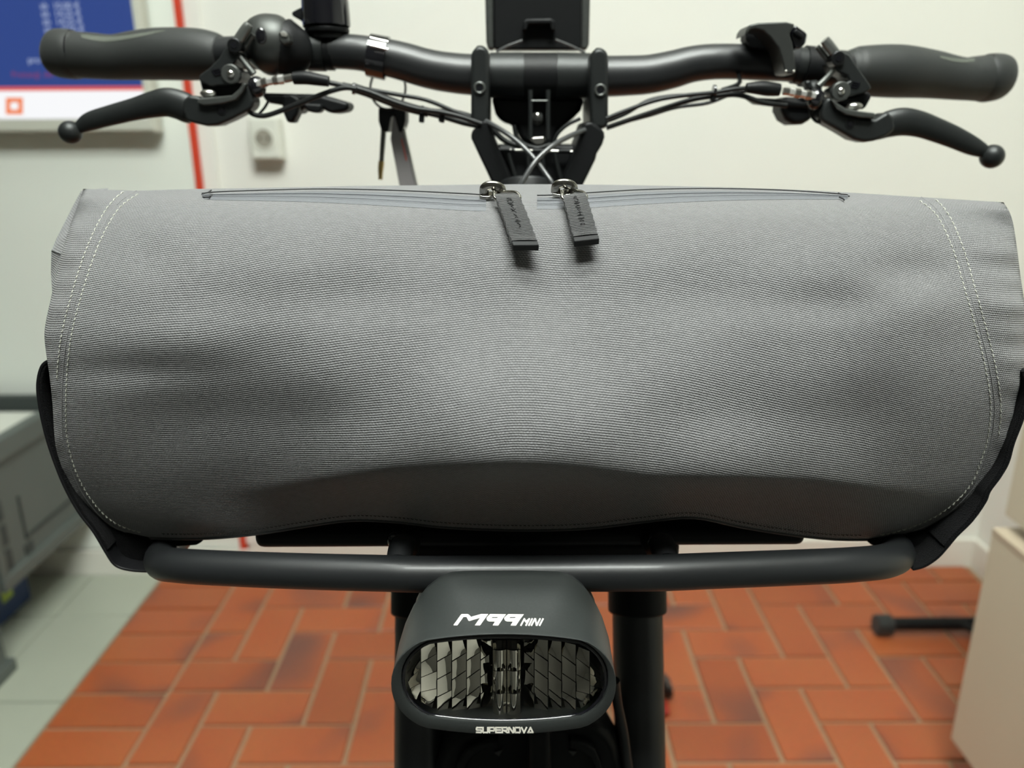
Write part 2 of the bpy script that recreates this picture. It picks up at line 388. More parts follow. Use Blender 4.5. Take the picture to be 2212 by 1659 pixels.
wb = box('white_tile_bed', (XL, YF, -0.0062), (XB-0.001, YB-0.034, -0.0052), M['wgrout'], floor)
for j in range(5):
    y1 = min(yw-0.306*j, YB-0.034); y0 = yw-0.306*(j+1)
    xe = XB
    for k in range(6):
        xs = (-1.115 if k == 0 else xe-0.306)
        tile('white_floor_tile', xs, y0, xe, y1, M['wtile'], 0.004); xe = xs
        if xe < -2.3: break

# wall board with red edge ------------------------------------------------
bd = thing('wall_board', (-1.6, YB-0.012, 0.07), 'tall greyish white board with a red right edge, against the wall', 'board')
box('board_panel', (-2.6, YB-0.022, 0.068), (-0.722, YB, 2.3), M['panel'], bd, 0.002)
box('red_edge', (-0.722, YB-0.026, 0.03), (-0.708, YB, 2.3), M['red'], bd, 0.0015)
box('edge_profile', (-0.708, YB-0.014, 0.075), (-0.672, YB, 2.3), M['wall'], bd, 0.003)
# monitor -----------------------------------------------------------------
YM = 1.80
mon = thing('monitor', (P(100, 262, YM).x, YB-0.022, P(100, 262, YM).z), 'flat screen on the wall showing a blue price list', 'monitor')
sr = P(308, 185, YM).x; sb = P(150, 268, YM).z
XS0 = -1.75
box('housing', (XS0-0.02, YM+0.004, sb-0.018), (sr+0.014, YB-0.034, 1.72), M['bezel'], mon, 0.004)
box('bezel', (XS0-0.012, YM, sb-0.014), (sr+0.010, YM+0.006, 1.71), M['bezel'], mon, 0.002)
zr = P(150, 187, YM).z; zr2 = P(150, 196, YM).z; zw = P(150, 257, YM).z
box('screen', (XS0, YM-0.001, zr), (sr, YM+0.002, 1.70), M['scr_blue'], mon)
box('red_stripe', (XS0, YM-0.001, zr2), (sr, YM+0.002, zr), M['scr_red'], mon)
box('white_footer', (XS0, YM-0.001, zw), (sr, YM+0.002, zr2), M['scr_white'], mon)
def scr_text(s, px, py, hpx, m, nm='price_text'):
    p = P(px, py, YM-0.0016); k = pxw(p)
    text_obj(nm, s, hpx*k*1.42, m, mon, p, (1, 0, 0), (0, 0, 1))
for i, (s, s2) in enumerate((('ab', '10,00 €'), ('ab', '14,25 €'), ('ab', '14,25 €'), ('ab', '  9,50 €'), ('ab', '  9,50 €'), ('ab', '  9,50 €'))):
    scr_text(s, 87+3.0*i, 19+17.2*i, 13, M['scr_text']); scr_text(s2, 115+3.2*i, 19+17.2*i, 13, M['scr_text'])
scr_text('pro Tag ab', 61, 136, 13, M['scr_text'])
scr_text('Preisangl. der Miete', 26, 167, 12, M['scr_dred'])
def ring_plate(name, px, py, w, h, t, m, parent, Y):
    q = lambda r: [(px-w/2+r, py-h/2+r), (px+w/2-r, py-h/2+r), (px+w/2-r, py+h/2-r), (px-w/2+r, py+h/2-r)]
    a = [P(x, y, Y) for x, y in q(0)]; b = [P(x, y, Y) for x, y in q(t)]
    return mk(name, a+b, [(i, (i+1) % 4, 4+(i+1) % 4, 4+i) for i in range(4)], m, parent, False)
ring_plate('orange_logo', 31, 229, 37, 36, 10, M['scr_orange'], mon, YM-0.0016)
# wall socket ---------------------------------------------------------------
YS = YB-0.012
sk = thing('wall_socket', P(572, 300, YB), 'white surface mounted wall socket on the cream wall', 'socket')
a = P(533, 252, YS-0.03); b = P(610, 346, YS-0.03)
box('housing', (a.x, YS-0.03, b.z), (b.x, YB, a.z), M['socket'], sk, 0.006)
cx, cz = (a.x+b.x)/2, (a.z+b.z)/2
box('face_plate', (a.x+0.004, YS-0.036, b.z+0.004), (b.x-0.004, YS-0.028, a.z-0.004), M['socket'], sk, 0.003)
cc = Vector((cx, 0, cz+0.003))
cyl('recess', (cx, YS-0.0375, cz), (cx, YS-0.03, cz), 0.021, M['socketin'], sk)
tube('recess_rim', [(cx+0.0215*math.cos(t*math.pi/16), YS-0.038, cz+0.0215*math.sin(t*math.pi/16)) for t in range(32)], 0.0018, M['socket'], sk, 8, closed=True)
for s in (-1, 1): cyl('contact_hole', (cx+s*0.0095, YS-0.039, cz), (cx+s*0.0095, YS-0.036, cz), 0.003, M['cabdark'], sk, 12)

# crates ----------------------------------------------------------------------
def crate(name, x0, x1, y0, y1, z0, z1, label, cat, inner):
    t = thing(name, ((x0+x1)/2, (y0+y1)/2, z0), label, cat)
    w = 0.012
    box('base', (x0+0.01, y0+0.01, z0), (x1-0.01, y1-0.01, z0+0.035), M['crate'], t, 0.003)
    box('side_wall', (x1-w-0.008, y0+0.03, z0+0.03), (x1-0.012, y1-0.01, z1-0.02), M['crate'], t, 0.002)
    box('side_wall', (x0+0.012, y0+0.03, z0+0.03), (x0+w+0.008, y1-0.01, z1-0.02), M['crate'], t, 0.002)
    box('end_wall', (x0+0.02, y0+0.022, z0+0.03), (x1-0.02, y0+0.032, z1-0.02), M['crate_dark'], t, 0.002)
    box('end_wall', (x0+0.02, y1-0.02, z0+0.03), (x1-0.02, y1-0.008, z1-0.02), inner, t, 0.002)
    # rims
    for nm, lo, hi, mm in (('rim', (x1-0.03, y0, z1-0.045), (x1, y1, z1), M['crate']), ('rim', (x0, y0, z1-0.045), (x0+0.03, y1, z1), M['crate']),
                       ('rim', (x0+0.03, y0, z1-0.045), (x1-0.03, y0+0.03, z1), M['crate']), ('rim', (x0+0.03, y1-0.03, z1-0.03), (x1-0.03, y1, z1+0.012), M['crate_dark'])):
        box(nm, lo, hi, mm, t, 0.003)
    box('foot_rim', (x0, y0, z0), (x1, y1, z0+0.03), M['crate'], t, 0.003)
    # ribs on the front end and corner posts
    for i in range(5):
        xx = x1-0.004-i*0.055
        box('rib', (xx-0.014, y0, z0+0.03), (xx, y0+0.026, z1-0.045), M['crate'], t, 0.002)
    for k in range(1, 4):
        zz = z0+0.03+(z1-z0-0.075)*k/4
        box('rib', (x1-0.24, y0+0.004, zz-0.005), (x1-0.004, y0+0.026, zz+0.005), M['crate'], t, 0.002)
    box('corner_post', (x1-0.022, y0+0.002, z0+0.03), (x1-0.001, y0+0.018, z1-0.045), M['crate'], t, 0.002)
    for k in range(4):
        zz = z0+0.035+(z1-z0-0.09)*k/4; hh = (z1-z0-0.09)/4-0.012
        box('slot', (x1-0.0125, y0+0.03, zz), (x1-0.0095, y0+0.055, zz+hh), M['crate_dark'], t, 0.001)
    # raised L line of the hand grip and a small square window
    yy = y0+0.11
    box('grip_line', (x1-0.0125, yy, z0+0.075), (x1-0.009, yy+0.007, z0+0.175), M['crate_dark'], t, 0.001)
    box('grip_line', (x1-0.0125, yy, z0+0.07), (x1-0.009, y1-0.03, z0+0.079), M['crate_dark'], t, 0.001)
    box('window_slot', (x1-0.0125, y0+0.10, z0+0.035), (x1-0.009, y0+0.13, z0+0.06), M['crate_dark'], t, 0.001)
    return t
crate('storage_crate', -1.70, -1.085, 1.475, 1.835, 0.176, 0.497, 'grey plastic stacking crate standing on the navy box', 'crate', M['crate_blue'])
pp = thing('paper_stack', (-1.36, 1.655, 0.213), 'white papers lying in the grey stacking crate', 'paper')
box('sheets', (-1.64, 1.53, 0.212), (-1.12, 1.80, 0.476), M['paper'], pp, 0.004)
crate('storage_crate', -1.75, -1.085, 1.02, 1.457, 0.0, 0.23, 'low grey crate on the white tiles at the left edge, nearer than the navy box', 'crate', M['crate_blue'])
bb = thing('storage_box', (-1.45, 1.63, 0), 'navy blue box under the grey stacking crate', 'box')
box('body', (-1.69, 1.50, 0.0), (-1.215, 1.735, 0.15), M['blue'], bb, 0.006)
box('lid', (-1.695, 1.495, 0.15), (-1.21, 1.74, 0.176), M['blue'], bb, 0.004)
box('printed_label', (-1.2155, 1.66, 0.11), (-1.2140, 1.70, 0.155), M['lblue'], bb)
box('printed_mark', (-1.2155, 1.63, 0.05), (-1.2140, 1.67, 0.085), M['lime'], bb)

# beige cabinet ------------------------------------------------------------------
cb = thing('cabinet', (1.0, 0.72, 0), 'beige laminate cabinet with two tiers at the right edge', 'cabinet')
CX, CY = 0.775, 1.14
zt = P(2135, 1148, CY).z
box('lower_body', (CX, 0.30, 0.085), (XR-0.02, CY, zt), M['cab'], cb, 0.002)
box('top_edge', (CX-0.001, 0.30, zt-0.004), (XR-0.02, CY, zt+0.008), M['cabedge'], cb, 0.002)
q = P(2155, 1125, CY+0.0)
box('gap_strip', (CX+0.05, 0.31, zt+0.008), (XR-0.03, CY-0.02, zt+0.036), M['cabdark'], cb)
box('upper_body', (q.x+0.008, 0.30, zt+0.030), (XR-0.02, CY, zt+0.36), M['cab'], cb, 0.003)
for x in (CX+0.05, XR-0.07):
    for y in (0.36, CY-0.07):
        cyl('leg', (x, y, -0.0), (x, y, 0.086), 0.014, M['black'], cb)

# floor stand leg ------------------------------------------------------------------
st = thing('floor_stand', (1.05, PF(1900, 1368).y, 0), 'black metal stand leg with rubber foot on the red tiles', 'stand')
ya = PF(1910, 1372).y
def SP(px, z): p = P(px, 1350, ya); return Vector((p.x, ya, z))
tube('leg_tube', [SP(1915, 0.030), SP(2200, 0.030)], 0.0155, M['black'], st, 16)
cyl('rubber_foot', SP(1890, 0.0285), SP(1925, 0.0285), 0.0235, M['rubber'], st, 24, 0.004)
tube('brace', [SP(2035, 0.040), SP(2062, 0.034), SP(2120, 0.028)+Vector((0.0, -0.06, 0)), SP(2160, 0.022)+Vector((0.02, -0.12, 0))], 0.008, M['black'], st, 12)
cyl('rubber_foot', SP(2170, 0.020)+Vector((0.02, -0.135, 0)), SP(2170, 0.020)+Vector((0.035, -0.165, 0)), 0.018, M['rubber'], st, 20, 0.003)
cyl('upright', SP(2185, 0.03), SP(2185, 0.30), 0.0125, M['black'], st, 16)

# ================================================================== BAG
BAG = thing('handlebar_bag', P(1106, 1165, 0.44), 'large charcoal grey woven front bag with two zips on the rack', 'bag')
NU, NV = 120, 84
TOP = [(295,412),(430,408),(560,406),(760,402),(930,400),(1110,398),(1300,399),(1500,403),(1700,409),(1850,417),(1990,426)]
BOT = [(310,1160),(400,1162),(470,1160),(560,1151),(660,1135),(760,1122),(860,1126),(960,1137),(1110,1143),(1260,1140),(1400,1124),(1500,1116),(1600,1136),(1700,1152),(1800,1163),(1900,1164)]
SL = [(412,295),(440,255),(490,222),(560,192),(650,164),(720,147),(800,137),(900,134),(960,139),(1020,156),(1060,175),(1090,195),(1120,222),(1140,250),(1152,280),(1160,310)]
SR = [(426,1990),(460,2030),(530,2064),(620,2091),(710,2116),(800,2138),(880,2148),(950,2141),(1000,2126),(1045,2108),(1080,2080),(1110,2045),(1135,2000),(1150,1960),(1160,1925),(1164,1900)]
OL = [(408,180),(430,172),(480,154),(545,133),(600,119),(640,111),(700,98),(740,97),(800,110),(850,120),(900,126),(960,131),(1020,146),(1060,164),(1100,190),(1130,220),(1150,258),(1160,308)]
OR = [(437,2168),(480,2188),(600,2205),(680,2216),(750,2220),(800,2216),(850,2203),(900,2187),(950,2169),(1000,2152),(1050,2126),(1090,2092),(1125,2046),(1148,1985),(1164,1902)]
DEPTH = [(398,0.470),(410,0.443),(425,0.418),(440,0.404),(470,0.391),(520,0.3795),(600,0.3675),(700,0.3570),(800,0.3490),(880,0.3435),(940,0.3400),(985,0.3388),(1015,0.3408),(1050,0.3560),(1090,0.3715),(1130,0.3840),(1165,0.3910)]
DEPTH_SIDE = [p for p in DEPTH if p[0] <= 600]+[(690,0.3602),(760,0.3580),(820,0.3585),(900,0.3620),(1000,0.3685),(1080,0.3760),(1130,0.3815),(1165,0.3865)]
def smooth_tab(tab, n=8):
    q = crom(tab, n); return q
DEPTH_S = smooth_tab(DEPTH); DEPTH_D = smooth_tab(DEPTH_SIDE); SLs = smooth_tab(SL); SRs = smooth_tab(SR); OLs = smooth_tab(OL); ORs = smooth_tab(OR)
TOPs = smooth_tab(TOP); BOTs = smooth_tab(BOT)
def bump2(x, y, cx, cy, rx, ry): return math.exp(-((x-cx)/rx)**2-((y-cy)/ry)**2)
def ridge(px):                                   # pixel row where the cloth turns under
    return interp([(130,1075),(350,1060),(600,1030),(850,1000),(1100,993),(1250,1000),(1400,1016),(1600,1012),(1750,1015),(1950,1040),(2140,1060)], px)
def front_depth(u, px, py):
    s = (py-985)+985
    rg = ridge(px)
    if py > 800: py2 = 800+(py-800)*(985-800)/(rg-800) if py < rg else 985+(py-rg)*(1165-985)/(1165-rg)
    else: py2 = py
    wc = sm((px-430)/620)*sm((2130-px)/620)
    Y = interp(DEPTH_S, py2)*wc+interp(DEPTH_D, py)*(1-wc)
    Y -= 0.0155*bump2(px, py, 1130, 975, 330, 200)*(1 if py < rg else math.exp(-((py-rg)/40)**2))
    e = max(0.0, 1-min(u, 1-u)/0.15)
    Y += 0.020*e**2.2
    # folds and dents of the cloth
    Y += 0.0035*bump2(px, py, 1985, 585, 90, 38) - 0.0020*bump2(px, py, 1990, 665, 120, 45) + 0.0022*bump2(px, py, 1800, 655, 150, 40)
    Y += 0.0022*bump2(px, py, 290, 800, 170, 30) - 0.0012*bump2(px, py, 330, 730, 200, 45)
    Y += 0.0025*bump2(px, py, 700, 640, 330, 60) + 0.002*bump2(px, py, 1500, 640, 260, 60) - 0.0035*bump2(px, py, 1110, 830, 330, 150)
    Y += 0.0030*bump2(px, py, 1190, 640, 60, 120) + 0.002*bump2(px, py, 560, 900, 260, 60) + 0.002*bump2(px, py, 1650, 900, 220, 60)
    Y += 0.0030*bump2(px, py, 330, 560, 60, 60)
    Y += 0.0006*math.sin(px*0.021+py*0.007)*math.sin(py*0.017-px*0.004)
    return Y
def row_y(u, v):
    xt = 295+(1990-295)*u; xb = 310+(1900-310)*u
    return interp(TOPs, xt)*(1-v)+interp(BOTs, xb)*v
def front_px(u, v):
    yl = 412*(1-v)+1160*v; yr = 426*(1-v)+1164*v
    xl = interp(SLs, yl); xr = interp(SRs, yr)
    return xl+(xr-xl)*u, row_y(u, v)
vrows = [ (j/NV)**1.0 for j in range(NV+1)]
# finer rows near the top edge
vrows = sorted(set([round(v, 5) for v in vrows] + [0.006, 0.018, 0.03, 0.042]))
NVR = len(vrows)
fv, fuv = [], []
grid = []
for v in vrows:
    rw = []
    for i in range(NU+1):
        u = i/NU; px, py = front_px(u, v)
        rw.append(P(px, py, front_depth(u, px, py)))
    grid.append(rw)
arc = [[0.0]*(NU+1) for _ in range(NVR)]
for j in range(1, NVR):
    for i in range(NU+1):
        d_ = grid[j][i]-grid[j-1][i]; full = d_.length
        loose = abs(d_.z)*1.08+0.12*abs(d_.y)
        w_ = sm((vrows[j]-0.40)/0.25)
        arc[j][i] = arc[j-1][i]+full*(1-w_)+min(full, loose)*w_
for j in range(NVR):
    for i in range(NU+1):
        fv.append(grid[j][i]); fuv.append((grid[j][i].x, -arc[j][i]))
ff = [(j*(NU+1)+i, j*(NU+1)+i+1, (j+1)*(NU+1)+i+1, (j+1)*(NU+1)+i) for j in range(NVR-1) for i in range(NU)]
front = mk('front_panel', fv, ff, M['fabric'], BAG, True, uvs=fuv, angle=180)
# side gussets
YBK = 0.512
def gusset(side):
    S = [grid[j][0 if side < 0 else NU] for j in range(NVR)]
    vs, uv, fs = [], [], []
    NG = 9
    cols = []
    for j, v in enumerate(vrows):
        tab = OLs if side < 0 else ORs
        y0, y1 = (408, 1160) if side < 0 else (437, 1164)
        oy = y0*(1-v)+y1*v; ox = interp(tab, oy)
        d0 = S[j].y
        wob = 0.002*math.sin(oy*0.045)+0.0015*math.sin(oy*0.11+1)
        od = d0+0.020*sm(v*12)*(1-0.8*sm((v-0.9)*10))+(0.002 if v < 0.02 else 0) + wob*sm(v*6)*sm((1-v)*6)
        O = P(ox, oy, od)
        row = []
        for k in range(NG):
            t = k/(NG-1)
            p = S[j].lerp(O, t)
            nrm = Vector((side*0.4, -1, 0)).normalized()
            p = p + nrm*(0.004*math.sin(math.pi*t)*sm(v*8)*sm((1-v)*8))
            row.append(p)
        # back run
        bx = O.x - side*0.012
        for t in (0.25, 0.5, 0.75, 1.0):
            row.append(Vector((O.x + (bx-O.x)*t + side*0.006*math.sin(math.pi*t)*sm(v*5)*sm((1-v)*5), O.y+(YBK-O.y)*t, O.z - 0.022*max(0.0, 1-v*8)*t)))
        cols.append(row)
    n = len(cols[0])
    for j in range(NVR):
        a = 0.0
        for k in range(n):
            if k: a += (cols[j][k]-cols[j][k-1]).length
            vs.append(cols[j][k]); uv.append((S[NVR//2].x+side*a, -arc[j][0 if side < 0 else NU]))
    for j in range(NVR-1):
        for k in range(n-1): fs.append((j*n+k, j*n+k+1, (j+1)*n+k+1, (j+1)*n+k))
    o = mk('side_panel', vs, fs, M['fabric'], BAG, True, uvs=uv, angle=180)
    return o, cols
gL, cL = gusset(-1); gR, cR = gusset(1)
# back, top-rear and bottom cloth
bl = [r[-1] for r in cL]; br = [r[-1] for r in cR]
vs, fs, uv = [], [], []
for j in range(NVR):
    for k in range(9):
        t = k/8; p = bl[j].lerp(br[j], t); vs.append(p); uv.append((p.x, p.z))
fs = [(j*9+k, j*9+k+1, (j+1)*9+k+1, (j+1)*9+k) for j in range(NVR-1) for k in range(8)]
mk('back_panel', vs, fs, M['fabric'], BAG, True, uvs=uv)
def strip(name, A, Bv, m):
    n = len(A); vs = list(A)+list(Bv)
    return mk(name, vs, [(i, i+1, n+i+1, n+i) for i in range(n-1)], m, BAG, True, uvs=[(p.x, p.y) for p in vs])
topA = cL[0][:-5][::-1] + grid[0][1:] + cR[0][1:-4]
topB = []
for p in topA:
    t = (p.x-bl[0].x)/(br[0].x-bl[0].x); t = max(0, min(1, t)); topB.append(bl[0].lerp(br[0], t))
strip('top_panel', topA, topB, M['fabric'])
botA = grid[-1]; botB = [bl[-1].lerp(br[-1], i/NU) for i in range(NU+1)]
strip('bottom_panel', botA, botB, M['fabric'])
def bvh_of(*objs):
    vs, fs = [], []
    for o in objs:
        b0 = len(vs); vs += [v.co.copy() for v in o.data.vertices]; fs += [tuple(b0+i for i in p.vertices) for p in o.data.polygons]
    return BVHTree.FromPolygons(vs, fs)
BV = bvh_of(front, gL, gR)
def Q(px, py, off=0.0, bv=None):
    d = ray(px, py).normalized(); h = (bv or BV).ray_cast(CAM, d)
    if h[0] is None: return None
    n = h[1]
    if n.dot(d) > 0: n = -n
    return h[0]+n*off
# corner fold at the top left of the bag, and tucks on the left side
fa = [P(176,411,0.480), P(174,430,0.462), P(146,505,0.430), P(134,549,0.418), P(111,541,0.440), P(122,515,0.452), P(160,440,0.478)]
mk('side_fold', fa+[p+Vector((0.006, 0.02, 0)) for p in fa], [tuple(range(7)), tuple(range(7, 14))[::-1]]+[(i, (i+1) % 7, 7+(i+1) % 7, 7+i) for i in range(7)], M['fabric'], BAG, False, uvs=[(p.x, p.z) for p in fa]*2)
fb = [P(111,541,0.442), P(134,549,0.420), P(124,600,0.414), P(113,632,0.414), P(110,590,0.436)]
mk('side_fold', fb+[p+Vector((0.006, 0.02, 0)) for p in fb], [tuple(range(5)), tuple(range(5, 10))[::-1]]+[(i, (i+1) % 5, 5+(i+1) % 5, 5+i) for i in range(5)], M['fabric'], BAG, False, uvs=[(p.x, p.z) for p in fb]*2)

# stitching -------------------------------------------------------------------
def seam_pts(tab, off):
    q = [(x, y) for y, x in tab]; out = []
    for i in range(len(q)):
        a = q[max(0, i-1)]; b = q[min(len(q)-1, i+1)]
        tx, ty = b[0]-a[0], b[1]-a[1]; l = math.hypot(tx, ty) or 1
        out.append((q[i][0]-ty/l*off, q[i][1]+tx/l*off))
    return out
def resample(pts, step):
    out = [pts[0]]; acc = 0
    for a, b in zip(pts, pts[1:]):
        l = math.hypot(b[0]-a[0], b[1]-a[1]); s = 0
        while acc+(l-s) >= step:
            s += step-acc; acc = 0
            t = s/l; out.append((a[0]+(b[0]-a[0])*t, a[1]+(b[1]-a[1])*t))
        acc += l-s
    return out
def stitches(pts, m, rpx=1.25, step=11, gap=3.0, lift=0.0003, wob=0.8):
    vs, fs = [], []
    r = resample(pts, step)
    for a, b in zip(r, r[1:]):
        l = math.hypot(b[0]-a[0], b[1]-a[1]); t = gap/l
        A = Q(a[0]+random.uniform(-wob, wob), a[1], lift*0.2); Bp = Q(a[0]+(b[0]-a[0])*(1-t)+random.uniform(-wob, wob), a[1]+(b[1]-a[1])*(1-t), lift*0.2)
        Mi = Q((a[0]+b[0])/2, (a[1]+b[1])/2, lift*1.6)
        if not (A and Bp and Mi): continue
        v, f = tube_data([A, Mi, Bp], [rpx*pxw(A)*0.6, rpx*pxw(A), rpx*pxw(A)*0.6], 6)
        o = len(vs); vs += v; fs += [tuple(i+o for i in x) for x in f]
    return vs, fs
def stitch_obj(rows, m, name='stitching', **k):
    V, Fc = [], []
    for r in rows:
        v, f = stitches(r, m, **k); o = len(V); V += v; Fc += [tuple(i+o for i in x) for x in f]
    o = mk(name, V, Fc, m, BAG); o['kind'] = 'stuff'; return o
def cutrow(pts, y0, y1): return [p for p in pts if y0 <= p[1] <= y1]
stitch_obj([seam_pts(SLs, -9), cutrow(seam_pts(SLs, 12), 408, 830)], M['thread'], step=11)
stitch_obj([seam_pts(SRs, 9), cutrow(seam_pts(SRs, -13), 424, 960)], M['thread'], step=12)
stitch_obj([cutrow(seam_pts(SLs, 0), 425, 800)], M['dthread'], 'seam_thread', step=14, gap=2.5, rpx=1.0, lift=0.0)
stitch_obj([cutrow(seam_pts(SRs, 0), 435, 820)], M['dthread'], 'seam_thread', step=14, gap=2.5, rpx=1.0, lift=0.0)
hem = [(x, y-9) for x, y in BOTs if 340 < x < 1880]
stitch_obj([hem], M['dthread'], 'hem_stitching', step=9, gap=3, rpx=1.0)
# seam cords: a slight ridge where the panels meet
for tab in (SLs, SRs):
    pts = [Q(x, y, 0.0001) for x, y in seam_pts(tab, 0)[::2]]
    pts = [p for p in pts if p]
    tube('seam_ridge', pts, 0.0003, M['fabric'], BAG, 8)
# hem piping along the lower edge
tube('hem_piping', [P(x, y+1, front_depth((x-310)/1590, x, min(y, 1164))+0.0008) for x, y in BOTs[::2]], 0.0011, M['webbing'], BAG, 8)

# zips -----------------------------------------------------------------------
def ribbon(name, top, bot, m, parent, lift, n=60):
    """cloth strip between two pixel polylines lying on the bag"""
    T = crom(top, 12); Bt = crom(bot, 12); vs, uv = [], []
    K = 5; rows = []
    for a, b in zip(T, Bt):
        rw = []
        for k in range(K):
            t = k/(K-1); p = Q(a[0]+(b[0]-a[0])*t, a[1]+(b[1]-a[1])*t, lift*(math.sin(math.pi*t)*0.8+0.2))
            if p is None: break
            rw.append(p)
        if len(rw) == K: rows.append(rw)
    for rw in rows: vs += rw
    fs = [(j*K+k, j*K+k+1, (j+1)*K+k+1, (j+1)*K+k) for j in range(len(rows)-1) for k in range(K-1)]
    return mk(name, vs, fs, m, parent, True, uvs=[(p.x, p.y) for p in vs], angle=180)
ZL = dict(top=[(437,426),(460,421),(560,417),(700,414),(850,417),(1000,424),(1050,427)], bot=[(437,427),(462,432),(560,434),(700,438),(850,446),(1000,455),(1050,456)])
ZR = dict(top=[(1160,428),(1200,427),(1260,423),(1400,415),(1550,413),(1700,417),(1815,425),(1830,428)], bot=[(1160,452),(1200,452),(1260,450),(1400,441),(1550,434),(1700,431),(1815,431),(1830,430)])
def zip_part(z, tl):
    w = ribbon('zip_welt', z['top'], z['bot'], M['welt'], BAG, 0.0007)
    def line(dy, r, m, nm, f=0.0):
        T = crom(z['top'], 10); Bt = crom(z['bot'], 10)
        pts = [Q(a[0], a[1]+(b[1]-a[1])*f+dy, 0.0013) for a, b in zip(T, Bt)]
        pts = [p for p in pts if p]
        tube(nm, pts, r, m, w, 8)
    line(-0.5, 0.00032, M['dthread'], 'zip_gap'); line(0.5, 0.0003, M['welt'], 'zip_coil', 0.38)
    line(0, 0.00018, M['welt'], 'welt_stitch', 0.72)
    return w
zl = zip_part(ZL, 0); zr = zip_part(ZR, 1)
def endmark(w, pts):
    q = [Q(x, y, 0.0012) for x, y in pts]; tube('bar_tack', [p for p in q if p], 0.00038, M['dthread'], w, 8)
endmark(zl, [(437,423),(450,421),(457,416)]); endmark(zl, [(440,431),(452,431),(460,425)])
endmark(zr, [(1810,422),(1822,427),(1834,429)]); endmark(zr, [(1812,431),(1820,434),(1822,437)])
# frame for zip sliders: local axes on the bag top
def slider(cx, cy, mirror):
    o = Q(cx, cy, 0.0015); ex = Vector((1, 0, 0))
    nrm = (Q(cx+6, cy, 0)-Q(cx-6, cy, 0)).cross(Q(cx, cy-5, 0)-Q(cx, cy+5, 0)).normalized()
    if nrm.z < 0: nrm = -nrm
    nrm = (nrm+Vector((0, -0.35, 0.2))).normalized()
    ex = (ex-nrm*ex.dot(nrm)).normalized(); ey = nrm.cross(ex)
    k = pxw(o)
    def L(x, y, z): return o+ex*(x*k)+ey*(y*k)+nrm*(z*k)
    # slider body: Y shaped plate
    outl = [(-28,-9),(-27,12),(18,13),(27,5),(27,-5),(14,-9),(0,-7),(-8,-12),(-20,-12)]
    if mirror: outl = [(-26,-8),(-20,8),(-8,12),(22,12),(22,-8),(10,-12),(-10,-14)]
    n = len(outl); vs = [L(x, y, 0) for x, y in outl]+[L(x, y, 8) for x, y in outl]
    s = mk('zip_slider', vs, [tuple(range(n))[::-1], tuple(range(n, 2*n))]+[(i, (i+1) % n, n+(i+1) % n, n+i) for i in range(n)], M['nickel'], zl if not mirror else zr, True, 0.0005, 2)
    return s, L
def tuberel(L, pts, r, m, name, parent, n=10, sub=6, flat=1.0):
    q = crom([tuple(L(*p)) for p in pts], sub); return tube(name, q, r, m, parent, n, flat)
